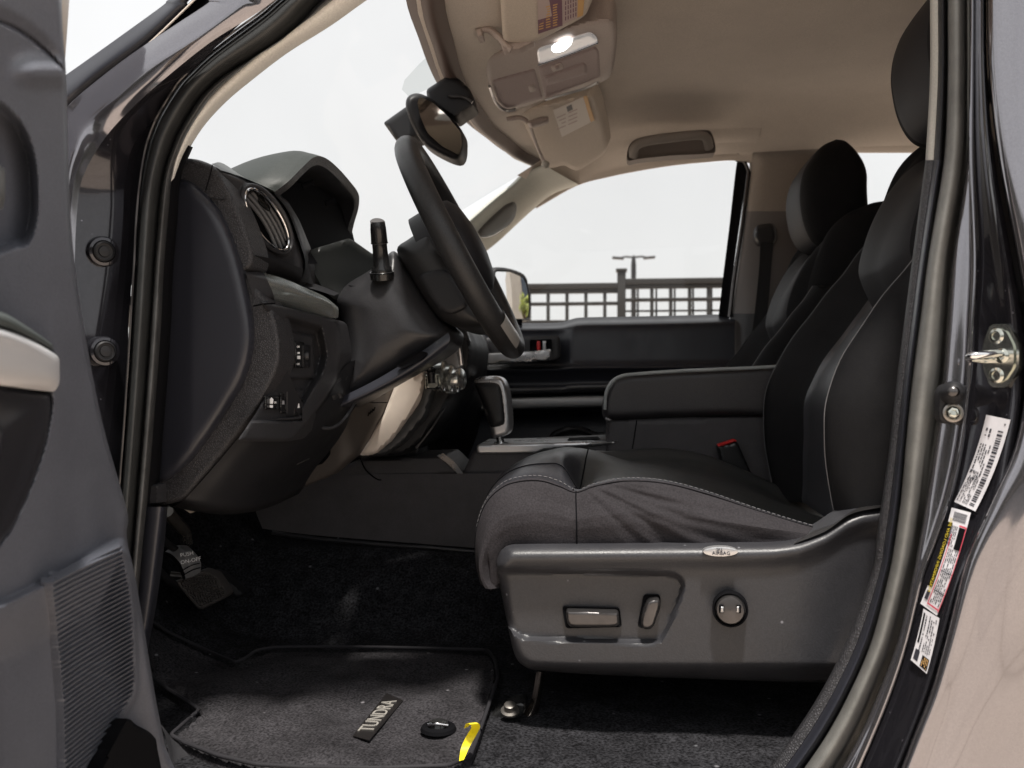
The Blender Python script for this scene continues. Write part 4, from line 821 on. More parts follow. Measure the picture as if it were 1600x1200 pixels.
build('rocker_switch', [sb2(452, 611, 468, 621, .006, plas), sb2(459, 623, 468, 650, .009, gb), (tube([(454, 614, Ye(454) - .008), (459, 620, Ye(459) - .009), (460, 646, Ye(460) - .008)], .0007, 6), silver_d), (slab([(463, 625), (467, 625), (467, 628), (463, 628)], Ye(465) - .0115, .001, 1, .0002, 2), white), (slab([(463, 631), (467, 630), (468, 637), (464, 638)], Ye(465) - .0115, .001, 1, .0002, 2), white)], sp_)
build('panel_lip', [(tube([(404, 658, 1.125), (430, 655.5, 1.15), (466, 653, 1.20), (469, 650, 1.205)], .0018, 6), plas)], sp_)
# knee panel
rows = [[(440, 560, 1.150), (480, 640, 1.22), (508, 628, 1.27), (536, 575, 1.32), (560, 560, 1.40)],
        [(404, 640, 1.140), (440, 668, 1.18), (480, 680, 1.25), (520, 655, 1.33), (550, 640, 1.42)],
        [(355, 705, 1.132), (390, 710, 1.16), (440, 718, 1.23), (490, 700, 1.33), (530, 685, 1.43)],
        [(300, 768, 1.128), (340, 770, 1.15), (390, 770, 1.21), (440, 755, 1.31), (490, 735, 1.42)],
        [(282, 785, 1.14), (320, 796, 1.165), (370, 799, 1.22), (420, 790, 1.32), (470, 768, 1.43)],
        [(270, 792, 1.25), (310, 800, 1.27), (360, 804, 1.33), (410, 796, 1.41), (460, 775, 1.50)]]
kn = build('knee_panel', [(surf(rows, 5, 6), black)], D)
build('hood_latch_recess', [(slab(spl2([(497, 640), (520, 612), (560, 600), (558, 620), (540, 650), (520, 664), (500, 668), (491, 664)]), lambda a, b: Yw_(530) + .03 + (a - 500) * .002, .02, 6, -.02, 3), void), (tube([(490, 664, 1.285), (505, 669, 1.30), (525, 666, 1.32), (545, 645, 1.36), (560, 615, 1.38)], .0028, 8), plas), (tube([(521, 618, 1.28), (523, 624, 1.28)], .003, 6), silver_d), (tube([(530, 614, 1.29), (533, 622, 1.29)], .003, 6), silver_d)], kn)
build('panel_mark', [(tube([(464, 726, 1.24), (472, 722, 1.25), (483, 717, 1.27)], .0010, 5), silver_d)], kn)
# centre stack: flanks, side strip, radio controls
cs = build('centre_stack', [(relief(rnd([(548, 640), (590, 600), (625, 575), (662, 520), (700, 505), (728, 512), (738, 540), (735, 575), (700, 630), (660, 690), (630, 712), (560, 716), (540, 712)], 12), MY(1.70), lambda x, y, s: edge(s, 8, .02), 5, .25), black)], D)
brz = mat('bronze_flank', (.10, .085, .075), .45, .2)
build('lower_cover', [(slab(rnd([(470, 640), (560, 600), (600, 590), (622, 582), (598, 645), (556, 712), (520, 742), (440, 775), (430, 700)], 4), lambda a, b: 1.50 + max(0, min(150, a - 470)) * .0011, .03, 4, .004, 5), brz), (tube([(556, 629, 1.62), (592, 629, 1.62), (606, 629, 1.62)], .0008, 5), void)] + [(tube([(575 + k * 3, 650 - k * 2.6, 1.605), (577 + k * 3, 644 - k * 2.6, 1.605)], .0012, 5), void) for k in range(4)] + [(slab([(582, 612), (604, 598), (600, 616), (586, 622)], 1.60, .01, 1, -.002, 3), void)], cs)
build('side_strip', [(slab(rnd([(560, 712), (600, 646), (622, 590), (634, 572), (662, 556), (664, 592), (655, 628), (612, 688), (584, 711)], 8), 1.645, .04, 5, .006, 4), tan), (tube([(660, 560, 1.64), (650, 570, 1.64), (646, 577, 1.64), (650, 578, 1.64), (659, 570, 1.64)], .0012, 6), silver)], cs, label='silver side strip of the centre stack with a tan ground reflection painted in')  # silver trim; the warm ground reflection is put into its tan colour
build('strip_border', [(slab(rnd([(662, 560), (680, 556), (681, 600), (664, 652), (630, 692), (603, 711), (560, 714), (586, 706), (613, 684), (655, 626)], 7), 1.66, .05, 6, .010, 4), mat('slate_border', (.05, .052, .055), .4))], cs)
sil2 = mat('silver_face', (.38, .38, .39), .28, .8, rv=.06)
build('control_face', [(slab(rnd([(664, 560), (668, 540), (690, 518), (705, 515), (716, 540), (722, 575), (720, 600), (676, 604)], 4), 1.67, .06, 5, .008, 3), sil2),
   (tube([(700, 512, 1.655), (712, 520, 1.65), (718, 545, 1.65), (721, 570, 1.655)], .0045, 8), silver), (slab([(668, 545), (700, 540), (700, 556), (668, 560)], 1.665, .01, 2, .002, 3), sil2), (slab(rnd([(712, 498), (728, 515), (735, 535), (720, 528)], 3), 1.70, .02, 3, .004, 3), plas)], cs)
for kx, ky, kr in ((692, 584, 23), (704, 588, 21), (716, 592, 20)):
    q = P(kx, ky, 1.665); ax = (.9, -.28, .08); r0 = kr / 1370 * 1.66
    build('knob', [(lathe([(r0 * 1.15, -.022), (r0 * 1.15, -.012), (r0 * .9, -.010), (r0 * .88, .006), (r0 * .75, .009), (0, .009)], q, ax, 22), knobm)], cs)
build('key_lock', [(slab(rnd([(664, 586), (684, 584), (686, 604), (680, 608), (665, 608)], 2), 1.60, .02, 2, .003, 2), zinc), (lathe([(.007, -.02), (.008, 0), (.012, .003), (.013, .007), (.006, .009), (.006, .03), (.004, .045)], P(673, 582, 1.60), (-.1, 0, 1), 16), gb), (slab([(673, 594), (675, 594), (675, 598), (673, 598)], 1.597, .002, 1, .0005, 2), void)], cs)
for kx, ky in ((694, 608), (706, 609), (715, 610)):
    build('toggle', [(lathe([(.003, -.006), (.004, 0), (.0025, .004)], P(kx, ky, 1.65), (0, -.4, -1), 12), chrome)], cs)
# far part of the dashboard beyond the stack
build('passenger_dash', [(surf([[(640, 500, 1.95), (690, 512, 1.98), (740, 535, 2.05), (752, 556, 2.15), (745, 575, 2.2)], [(640, 490, 2.2), (700, 505, 2.25), (748, 520, 2.35), (762, 545, 2.45), (756, 575, 2.5)], [(640, 485, 2.5), (700, 500, 2.55), (745, 512, 2.58), (765, 540, 2.60), (760, 580, 2.6)]], 5, 5), plas),
   (surf([[(745, 560, 1.90), (720, 600, 1.90), (700, 640, 1.92), (660, 700, 1.95)], [(752, 560, 2.15), (740, 610, 2.2), (720, 650, 2.25), (690, 700, 2.3)], [(762, 560, 2.5), (758, 620, 2.52), (745, 680, 2.55), (720, 740, 2.58)]], 5, 5), black),
   (tube([(714, 574, 1.72), (700, 620, 1.72), (680, 660, 1.72), (650, 700, 1.72)], .004, 8), plas), (surf([[(700, 518, 1.76), (728, 540, 1.78), (744, 558, 1.8)], [(704, 534, 1.75), (724, 552, 1.76), (742, 566, 1.79)], [(706, 545, 1.76), (722, 560, 1.78), (738, 570, 1.8)]], 4, 4), plas)], D)

# ------------------------------------------------------------------ steering column, stalk, wheel
col = build('steering_column', [(relief(spl2([(524, 470), (532, 455), (548, 440), (575, 424), (597, 408), (612, 393), (622, 398), (640, 428), (664, 465), (690, 502), (703, 516), (697, 538), (668, 560), (600, 598), (545, 630), (520, 640), (512, 625), (528, 590), (536, 550), (532, 505)], 4), MY(1.365), lambda x, y, s: edge(s, 62, .06), 5, .14), plas),
   ], T, label='charcoal steering column cover')
build('seam', [(tube([(545, 446, 1.402), (565, 452, 1.385), (568, 480, 1.38)], .0007, 5), void)], col)
build('lower_lip', [(surf([[(700, 520, 1.37), (703, 530, 1.36), (697, 545, 1.37), (690, 552, 1.40)], [(650, 555, 1.36), (655, 566, 1.35), (650, 578, 1.36), (645, 584, 1.40)], [(590, 592, 1.36), (592, 604, 1.35), (588, 612, 1.36), (585, 618, 1.40)], [(530, 622, 1.36), (528, 634, 1.35), (522, 642, 1.36), (520, 648, 1.40)], [(512, 632, 1.37), (508, 642, 1.36), (506, 652, 1.37), (506, 655, 1.40)]], 4, 6), plas_s), (slab(rnd([(618, 572), (660, 548), (668, 552), (660, 562), (628, 576)], 4), 1.345, .01, 3, -.002, 3), void)], col)
build('hub_cover', [(relief(spl2([(620, 391), (638, 374), (664, 358), (676, 358), (720, 420), (752, 480), (764, 505), (750, 514), (725, 514), (702, 507), (684, 495), (662, 464), (640, 428)], 4), MY(1.37), lambda x, y, s: edge(s, 30, .04), 5, .16), mat('hub_black', (.013, .013, .014), .5, kind='noise', scale=600, bump=.2)),
   (relief(spl2([(657, 430), (690, 421), (706, 430), (728, 470), (726, 482), (705, 490), (685, 482), (665, 450)], 4), MY(1.364), lambda x, y, s: edge(s, 8, .004), 4, .01), black)], col)
b1 = P(597, 428, 1.375); b2 = P(590, 346, 1.35); ax = (b2 - b1); ll = ax.length
build('stalk', [(lathe([(.019, -.008), (.0195, .002), (.0165, .004), (.0165, .010), (.0135, .013), (.0118, ll * .45), (.0118, ll * .58), (.0132, ll * .60), (.0125, ll * .86), (.0115, ll * .97), (.010, ll)], b1, ax, 28), gb), (lathe([(.0118, 0), (.011, .001), (0, .0015)], b2 + ax.normalized() * -.001, ax.normalized() + Vector((.25, -.45, 0)), 24), mat('stalk_cap', (.06, .055, .055), .4)),
   (lathe([(.0136, ll * .585), (.0136, ll * .60)], b1, ax, 24), plas), (lathe([(.0165, .003), (.0195, .0035)], b1, ax, 28), plas)], col)
wc = P(722, 389, 1.46); e1 = (P(800, 540, 1.46) - P(645, 238, 1.46)); Rw = e1.length / 2; e1.normalize(); e2 = Vector((0, 1, 0)); nn = e1.cross(e2).normalized()
if nn.x < 0: nn = -nn
def rimr(t): return .0215
pts = [wc + e1 * math.cos(a) * Rw + e2 * math.sin(a) * Rw for a in [2 * math.pi * k / 96 for k in range(96)]]
sw_ = build('steering_wheel', [(tube(pts, .0215, 20, raw=True, closed=True, ref=nn, squash=.92), leat_w)], T, label='black leather rimmed steering wheel')
def wp(a, r, h=0): return wc + e1 * (math.cos(a) * r) + e2 * (math.sin(a) * r) + nn * h
# airbag hub
hub = [[wp(a, r, h) for a in [2 * math.pi * k / 30 for k in range(30)]] for r, h in ((.085, -.055), (.088, .000), (.082, .016), (.065, .028), (.03, .034), (.002, .035))]
build('airbag_hub', [(grid([[p for p in r_] for r_ in hub], True), black)], sw_)
for a in (math.pi / 2 - .15, -math.pi / 2 + .15):
    build('spoke', [(surf([[wp(a - .30 / (r / .08) * .8, r, -.022), wp(a - .22 / (r / .08) * .8, r, -.008), wp(a, r, -.002), wp(a + .22 / (r / .08) * .8, r, -.008), wp(a + .30 / (r / .08) * .8, r, -.022)] for r in (.06, .10, .14, .172)], 4, 4), sil2),
       (surf([[wp(a + da, r, .001 + .002 * (abs(da) < .05)) for da in (-.14, -.05, .05, .14)] for r in (.09, .11, .13)], 3, 3), gb)], sw_)
for a in (-.34, .34):
    build('spoke', [(surf([[wp(a - .10 * .1 / r, r, -.020), wp(a - .07 * .1 / r, r, -.006), wp(a, r, -.001), wp(a + .07 * .1 / r, r, -.006), wp(a + .10 * .1 / r, r, -.020)] for r in (.06, .10, .14, .176)], 4, 4), silver)], sw_)
rows = []
for k in range(9):
    a = -.68 + k * .048; c_ = wp(a, Rw); rad = (c_ - wc).normalized()
    rows.append([c_ + (-rad * math.cos(t) + nn * math.sin(t)) * .0222 for t in [(1.15 + 1.6 * q / 7) for q in range(8)]])
build('rim_inlay', [(grid(rows), mat('inlay_silver', (.55, .53, .50), .35, .6))], sw_, label='satin silver inlay low on the wheel rim')

# ------------------------------------------------------------------ centre console and shifter
CC = empty('centre_console', (0, 1.87, H - .4), T, label='charcoal centre console with a padded armrest lid')
conm = mat('console_side', (.046, .042, .045), .6, kind='noise', scale=500, bump=.5, dist=.0008, var=.2, var_s=20)
build('side_panel', [(surf([[(400, 780, 1.74), (470, 752, 1.75), (560, 742, 1.75), (720, 740, 1.75), (960, 738, 1.75)], [(400, 800, 1.735), (470, 790, 1.745), (560, 790, 1.748), (720, 795, 1.748), (960, 800, 1.748)], [(410, 826, 1.73), (470, 834, 1.742), (560, 842, 1.745), (740, 856, 1.745), (960, 875, 1.745)]], 5, 5), conm),
    (tube([(425, 832, 1.735), (480, 840, 1.738), (560, 848, 1.74), (660, 855, 1.74), (745, 862, 1.74)], .004, 8), plas)], CC)
gr = mat('console_grain', (.040, .037, .040), .55, kind='leather', scale=500, bump=.5, var=.15)
build('front_panel', [(slab(rnd([(500, 745), (560, 718), (690, 713), (700, 722), (719, 742), (560, 750), (500, 756)], 4), 1.755, .20, 4, .006, 4), gr), (tube([(563, 717, 1.75), (572, 735, 1.749), (588, 748, 1.749), (596, 750, 1.75)], .0015, 6), void), (surf([[(682, 712, 1.752), (692, 708, 1.76)], [(700, 725, 1.75), (710, 722, 1.76)], [(716, 741, 1.75), (724, 740, 1.76)]], 3, 4), silver),
   (slab(rnd([(570, 712), (640, 702), (654, 700), (654, 712), (600, 716)], 3), 1.80, .1, 3, .004, 4), plas)], CC)
build('shifter_housing', [(slab(rnd([(722, 741), (740, 704), (750, 697), (960, 688), (975, 690), (975, 760), (722, 745)], 5), 1.765, .21, 4, .005, 5), gr)], CC)
pl_ = [P(745, 698, 1.76), P(950, 691, 1.76), P(944, 679, 1.98), P(760, 686, 1.98)]
build('shift_plate', [(slab(rnd([(745, 697), (748, 695), (870, 692), (960, 690), (960, 693), (850, 703), (838, 708), (748, 709), (745, 705)], 2), 1.755, .012, 2, .002, 2), silver),
   (grid([[P(746, 696, 1.757), P(850, 692, 1.757), P(965, 689, 1.757)], [P(764, 686, 1.97), P(850, 684, 1.97), P(955, 680, 1.97)]]), silver), (grid([[P(886, 690.0, 1.80) + Vector((0, 0, .003)), P(938, 688, 1.80) + Vector((0, 0, .003))], [P(890, 686, 1.90) + Vector((0, 0, .003)), P(934, 684, 1.90) + Vector((0, 0, .003))]]), void)], CC)
build('storage_box', [(slab(rnd([(948, 655), (1205, 648), (1300, 660), (1290, 800), (1180, 800), (944, 790), (946, 700)], 5), 1.76, .23, 5, .006, 6), conm), (tube([(995, 657, 1.757), (990, 690, 1.757), (985, 720, 1.757)], .001, 5), void)], CC)
lidp = spl2([(941, 648), (942, 625), (951, 600), (964, 588), (985, 583), (1060, 578), (1150, 574), (1240, 571), (1248, 600), (1245, 648), (1150, 650), (1050, 652), (980, 655), (950, 656)], 5)
build('armrest_lid', [(relief(lidp, MY(1.745), lambda x, y, s: edge(s, 12, .016), 5, .25), mat('lid_vinyl', (.032, .029, .031), .45, kind='leather', scale=450, bump=.5, var=.2, rv=.12, var_s=14)), (tube([(945, 640, 1.738), (947, 615, 1.737), (956, 598, 1.737), (968, 589, 1.737), (990, 585, 1.737), (1060, 580, 1.737), (1150, 576, 1.737), (1215, 573, 1.737)], .0035, 8), mat('lid_piping', (.30, .32, .32), .3)), (slab(rnd([(946, 652), (956, 656), (952, 660), (945, 657)], 1), 1.735, .01, 1, .001, 2), silver_d)], CC)
# shifter
shf = build('gear_shifter', [(relief(spl2([(741, 598), (743, 591), (760, 588), (778, 588), (789, 597), (795, 620), (798, 650), (798, 668), (794, 678), (782, 683), (770, 683), (765, 665), (756, 640), (747, 612)], 5), MY(1.80), lambda x, y, s: edge(s, 7, .012), 3, .05), silver)], T, label='gear shifter with black grip and silver surround')
build('grip', [(relief(spl2([(742, 600), (752, 596), (770, 596), (782, 601), (787, 620), (790, 645), (790, 662), (782, 667), (768, 668), (760, 645), (750, 620)], 5), MY(1.793), lambda x, y, s: edge(s, 12, .012), 3, .03), leat_w)], shf)
build('stem', [(tube([(780, 680, 1.82), (782, 690, 1.82), (785, 698, 1.82)], .008, 12), chrome), (tube([(774, 695, 1.82), (783, 693, 1.82), (793, 695, 1.82)], .006, 8), chrome)], shf)
bk = build('seat_buckle', [(slab(rnd([(1121, 697), (1152, 690), (1178, 748), (1172, 775), (1140, 775)], 3), 1.715, .03, 4, .005, 3), gb)], T, label='black seat belt buckle with red release')
build('release_button', [(slab(rnd([(1121, 695), (1148, 686), (1152, 689), (1123, 699)], 2), 1.717, .02, 2, .002, 2), red)], bk)

# ------------------------------------------------------------------ front seats
def seat():
    S = []
    # backrest
    crest = [(1316, 850), (1308, 815), (1294, 740), (1290, 680), (1294, 620), (1322, 550), (1370, 478), (1425, 408), (1472, 350), (1508, 302)]
    crest = spl([P(x, y, 1.24) for x, y in crest], 5)
    cols = [(1.745, .14, 0), (1.745, .06, 0), (1.725, .012, 1), (1.70, 0, 1), (1.665, .016, 1), (1.61, .052, 1), (1.55, .056, 1), (1.46, .052, 1), (1.37, .050, 1), (1.32, .042, 1), (1.275, .016, 1), (1.245, .0, 1), (1.222, .004, 1), (1.200, .026, 1), (1.188, .06, 0), (1.186, .10, 0), (1.19, .16, 0)]
    rows = []; N = len(crest)
    for i, c_ in enumerate(crest):
        t = crest[min(i + 1, N - 1)] - crest[max(0, i - 1)]; t.y = 0; t.normalize(); n_ = Vector((t.z, 0, -t.x))
        if n_.x < 0: n_ = -n_
        s_ = i / (N - 1); bol = .55 + .45 * ss(s_ / .3) * 1.0; bol = float(bol * (1 - .35 * ss((s_ - .75) / .25)))
        wv = lambda y: .0015 * math.sin(s_ * 40 + y * 60)
        rows.append([Vector((c_.x, Y, c_.z)) + n_ * (d * (bol if m else 1)) + Vector((0, 0, wv(Y))) for Y, d, m in cols])
    cols2 = [[r[j] for r in rows] for j in range(len(cols))]
    rr = [spl(r, 3) for r in rows]
    k_in0, k_in1 = 5 * 3, 9 * 3
    far = grid([r[:k_in0 + 1] for r in rr]); midg = grid([r[k_in0:k_in1 + 1] for r in rr]); near = grid([r[k_in1:] for r in rr])
    capt = grid([[p for p in rr[-1]], [p + Vector((.10, 0, .0)) for p in rr[-1]]])
    seam = [r[11] + Vector((-.0005, -.0005, 0)) for r in rows]
    s2_ = [r[14].lerp(r[13], .35) + Vector((0, -.0008, 0)) for r in rows]
    s3_ = [r[3] + Vector((-.001, -.001, 0)) for r in rows]; s4 = [r[2] + Vector((-.001, -.0, 0)) for r in rows]
    S.append(('backrest', [(far, fabk), (midg, lth_p), (near, fabk), (capt, fabk), (tube(seam, .0010, 5, raw=True), thread), (stitches(s2_[2:], .004, .003, .0006, 2), mat('dark_thread', (.06, .06, .065), .6)), (tube([q + Vector((-.001, 0, 0)) for q in s3_], .0009, 5, raw=True), mat('dark_thread2', (.07, .07, .075), .6))], None))
    # shoulder section
    wing = spl([P(x, y, 1.64) for x, y in ((1395, 480), (1368, 430), (1362, 385), (1378, 322), (1403, 264), (1442, 226), (1490, 205))], 5)
    cent = spl([P(x, y, 1.46) for x, y in ((1400, 500), (1372, 440), (1368, 412), (1386, 358), (1420, 300), (1462, 258), (1510, 240))], 5)
    rows = []
    for a, b in zip(wing, cent):
        m1 = a.lerp(b, .30); m1.x = b.x + .012; m1.z = a.z * .4 + b.z * .6
        na = a.copy(); na.y = 1.28; n1 = m1.copy(); n1.y = 1.335
        rows.append([a + Vector((.12, .04, .0)), a + Vector((.03, .03, 0)), a, a + Vector((.012, -.02, -.003)), m1, b + Vector((-.002, .06, .002)), b, b + Vector((-.002, -.06, .002)), n1, na + Vector((.012, .02, -.003)), na, na + Vector((.03, -.03, 0)), na + Vector((.12, -.04, 0))])
    rr = [spl(r, 3) for r in rows]
    S.append(('shoulder_section', [(grid([r[:13] for r in rr]), fabk), (grid([r[12:25] for r in rr]), mat('dark_grey_insert', (.026, .025, .027), .6, spec=.2, kind='leather', scale=800, bump=.3)), (grid([r[24:] for r in rr]), fabk),
        (grid([rr[-1], [p + Vector((.1, 0, -.02)) for p in rr[-1]]]), fabk)], None))
    # headrest
    fr_ = [(1475, 222), (1447, 217), (1428, 200), (1413, 168), (1405, 130), (1403, 98), (1407, 65), (1418, 35), (1440, 3), (1462, -22), (1486, -36)]
    fr_ = [P(x + 14, y - 13, 1.46) for x, y in fr_]; hw = [.085, .105, .118, .126, .130, .132, .130, .122, .108, .085, .05]
    th = [.10, .135, .15, .158, .162, .162, .158, .140, .100, .060, .02]
    rows = []
    for p, w_, t_ in zip(fr_, hw, th):
        ring = []
        for k in range(32):
            a = 2 * math.pi * k / 32; c_, s_ = math.cos(a), math.sin(a); e = .42
            x = math.copysign(abs(c_) ** e, c_); y = math.copysign(abs(s_) ** .5, s_)
            ring.append(Vector((p.x + t_ / 2 - x * t_ / 2 * (1), 1.46 + y * w_, p.z - (.004 * x))))
        rows.append(ring)
    cs_ = [spl([r[j] for r in rows], 4) for j in range(32)]; rows = [[c[i] for c in cs_] for i in range(len(cs_[0]))]
    v, f = grid(rows, True); f.append(tuple(range(32))[::-1]); f.append(tuple(range(len(v) - 32, len(v))))
    fr0 = [q for q in f if len(q) == 4 and all((i % 32) in (30, 31, 0, 1, 2) for i in q)]; fr1 = [q for q in f if q not in set(fr0)]
    S.append(('headrest', [((v, fr0), mat('headrest_face', (.019, .0185, .022), .55, spec=.2, kind='leather', scale=800, bump=.25)), ((v, fr1), fabk)], None))
    if 0: S.append(('headrest_post', [(tube([P(1470, 215, 1.42), P(1474, 250, 1.42)], .006, 10, raw=True), chrome), (tube([P(1470, 215, 1.50), P(1474, 250, 1.50)], .006, 10, raw=True), chrome)], None))
    # cushion: stations from the front to the back
    N_ = [(750, 908), (743, 875), (744, 828), (758, 786), (784, 759), (812, 749), (845, 748), (875, 757), (900, 767), (930, 757), (975, 749), (1035, 752), (1100, 768), (1180, 795), (1250, 817), (1300, 830)]
    S_ = [(764, 920), (756, 905), (754, 880), (764, 845), (788, 826), (815, 818), (846, 816), (876, 822), (901, 826), (930, 822), (975, 818), (1035, 818), (1100, 824), (1180, 834), (1250, 842), (1300, 850)]
    C_ = [(790, 850), (776, 825), (770, 800), (774, 766), (792, 736), (824, 714), (858, 703), (888, 699), (925, 703), (955, 712), (985, 722), (1035, 731), (1090, 744), (1160, 765), (1230, 790), (1290, 810)]
    K_ = [(815, 830), (800, 805), (794, 782), (800, 755), (820, 730), (850, 713), (880, 705), (905, 702), (935, 704), (960, 704), (985, 702), (1040, 700), (1100, 710), (1165, 735), (1230, 765), (1290, 795)]
    n1 = P(1, 1, 1)
    N3 = [P(x, y, 1.222) for x, y in N_]; S3 = [P(x, y, 1.186) for x, y in S_]; C3 = [P(x, y, 1.46) for x, y in C_]; K3 = [P(x, y, 1.69) for x, y in K_]
    rows = []
    for i in range(len(N_)):
        n_, s_, c_, k_ = N3[i], S3[i], C3[i], K3[i]
        b_ = s_ + Vector((0, .012, -.07)) if i > 2 else s_ + Vector((.03, .04, -.004))
        front = i < 8
        v1_ = n_.lerp(c_, .18); v2_ = n_.lerp(c_, .45)
        if front: v1_.z = n_.z * .78 + c_.z * .22 + .006; v2_.z = n_.z * .45 + c_.z * .55 + .010
        else: v1_.z = n_.z - .004; v2_.z = min(n_.z - .012, c_.z * .5 + n_.z * .5 - .010); 
        w1_ = c_.lerp(k_, .5)
        if not front: w1_.z = min(c_.z, k_.z) - .004
        w2_ = k_.lerp(c_, .16)
        if not front: w2_.z = k_.z - .016; w1_.z = min(w1_.z, k_.z - .016)
        kb = k_ + Vector((.0, .035, -.04)); kc = k_ + Vector((.01, .04, -.12))
        rows.append([b_, s_, s_.lerp(n_, .55) + Vector((0, -.006, .0)), n_, v1_, v2_, c_, w1_, w2_, k_, kb, kc])
    rr = [spl(r, 3) for r in rows]; cc = [spl([r[j] for r in rr], 6) for j in range(len(rr[0]))]; rr = [[c[i] for c in cc] for i in range(len(cc[0]))]
    # folds of the side fabric
    for i, r in enumerate(rr):
        for j in ():
            p = r[j]; u_ = p.x * 1.0; zt = p.z - H
            a1 = max(0, min(1, (i - 48) / 10)) * (1 - max(0, min(1, (i - 84) / 6))) * (1 if j in (1, 2, 3, 4, 5, 6, 7) else .3)
            q = (zt + .23 + .10 * (u_ + .05)) * 210
            p.y -= a1 * (.0045 * math.sin(q + 2 * math.sin(u_ * 22)) + .002 * math.sin(q * 1.9 + u_ * 40))
            p.y -= .0015 * math.sin(u_ * 60 + zt * 45)
    O_ = P(884, 738, 1.20); sr = []
    for i in range(len(rr) - 1):
        for h_ in (0, .5):
            ra = [rr[i][j].lerp(rr[i + 1][j], h_) for j in range(10)]; sr.append([ra[j].lerp(ra[j + 1], k / 5) for j in range(9) for k in range(5)] + [ra[9]])
    sr.append([rr[-1][j].lerp(rr[-1][j + 1], k / 5) for j in range(9) for k in range(5)] + [rr[-1][9]])
    for i, r in enumerate(sr):
        for j, p in enumerate(r[:-1]):
            dx_, dz_ = p.x - O_.x, O_.z - p.z; ph = math.atan2(dz_, max(.001, dx_)); di = math.hypot(dx_, dz_)
            m_ = float(ss((dx_ - .012) / .03) * ss((.42 - dx_) / .12) * ss((.95 - ph) / .3)) * min(1, (len(r) - 1 - j) / 9)
            f_ = math.sin(ph * 27 + 2.4 * math.sin(di * 21) + di * 12); f_ = f_ * abs(f_) ** .3
            f_ += .5 * math.sin(ph * 71 + di * 31); p.y -= m_ * .0020 * f_ + .0012 * math.sin(p.x * 55 + p.z * 45) * min(1, (len(r) - 1 - j) / 9)
    side = grid(sr); topg = grid([r[9:16] for r in rr]); pang = grid([r[15:28] for r in rr[46:]]); lobe = grid([r[15:28] for r in rr[:47]]); rest = grid([r[27:] for r in rr])
    ncr = [r[9] for r in rr]
    o1_ = [q + Vector((0, -.0012, .0012)) for q in ncr]
    up_ = [r[9].lerp(r[10], .55) + Vector((0, -.0004, .0008)) for r in rr]; dn_ = [r[9].lerp(r[8], .35) + Vector((0, -.0010, .0)) for r in rr]
    seamv = [rr[48][j] + Vector((0, -.0008, 0)) for j in range(1, 10)]; line2 = [r[13] + Vector((0, 0, .0006)) for r in rr[10:50]]
    line3 = [rr[47][j] + Vector((0, 0, .0006)) for j in range(9, 30)]
    S.append(('cushion', [(side, fab), (topg, lth), (lobe, lth), (pang, lth_g), (rest, lth), (stitches(up_[2:50], .0042, .0024, .0006, 1), thread), (stitches(up_[50:], .0042, .0024, .0006, 1), thread), (tube(dn_[4:], .0008, 5, raw=True), void), (tube(seamv, .0010, 5, raw=True), void), (tube(line2, .0008, 5, raw=True), void), (tube(line3, .0012, 5, raw=True), void)], None))
    # base cover
    tr = spl2([(776, 886), (778, 870), (786, 858), (806, 852), (900, 851), (1000, 850), (1150, 849), (1210, 848), (1250, 842), (1285, 828), (1320, 805), (1350, 794), (1400, 790), (1430, 800), (1430, 1060), (1385, 1062), (1270, 1066), (1100, 1061), (950, 1055), (845, 1048), (818, 1040), (804, 1022), (795, 985), (784, 930)], 4)
    rec = spl2([(776, 889), (800, 886), (900, 888), (1030, 891), (1062, 897), (1072, 912), (1068, 935), (1052, 975), (1038, 1000), (1020, 1008), (950, 1007), (850, 1004), (812, 1000), (790, 980), (770, 930)], 4)
    def trd(x, y, s):
        a = sdf(rec, x, y); base = edge(s, 16, .018)
        lft = np.clip((x - 780) / 60, 0, 1)
        rr_ = -.015 * ss((a - 1) / 9)
        tc_ = np.interp(x, [776, 800, 1150, 1210, 1250, 1290, 1325, 1350, 1400], [872, 853, 850, 848, 842, 826, 803, 794, 790])
        top_ = .009 * np.exp(-((y - tc_ - 19) / 16.) ** 2)
        cr_ = -.022 * ss((y - 1035) / 26) - .014 * ss((x - 1240) / 160)
        return base + rr_ + top_ + cr_ - .006 * ss((800 - x) / 24)
    basem = mat('seat_base_plastic', (.030, .030, .034), .42, spec=.5, kind='noise', scale=420, bump=.5, dist=.0006, var=.12, rv=.07, gc=.12, scr=30)
    S.append(('base_cover', [(relief(tr, MY(1.165), trd, 4, .05), basem), (surf([[(1240, 850, 1.162), (1255, 838, 1.19), (1262, 830, 1.22)], [(1290, 830, 1.162), (1300, 818, 1.19), (1305, 812, 1.22)], [(1330, 803, 1.165), (1338, 796, 1.19), (1340, 792, 1.22)], [(1380, 792, 1.17), (1384, 788, 1.19), (1385, 784, 1.22)]], 4, 5), silver_d)], None))
    def YS(a, b): return 1.172
    S.append(('slide_switch', [(slab(rnd([(884, 954), (966, 956), (968, 976), (960, 980), (892, 980), (886, 974)], 5), 1.158, .02, 5, .005, 2.5), silver_d), (slab(rnd([(878, 948), (968, 950), (972, 980), (884, 982)], 6), 1.177, .01, 3, -.002, 3), void)], None))
    S.append(('recline_switch', [(slab(rnd([(1012, 938), (1030, 935), (1032, 945), (1022, 978), (1014, 984), (1002, 982), (1003, 962)], 6), 1.158, .02, 5, .005, 2.5), silver_d), (slab(rnd([(1006, 930), (1032, 930), (1032, 950), (1018, 984), (996, 980)], 6), 1.177, .01, 3, -.002, 3), void)], None))
    q = P(1141, 952, 1.150)
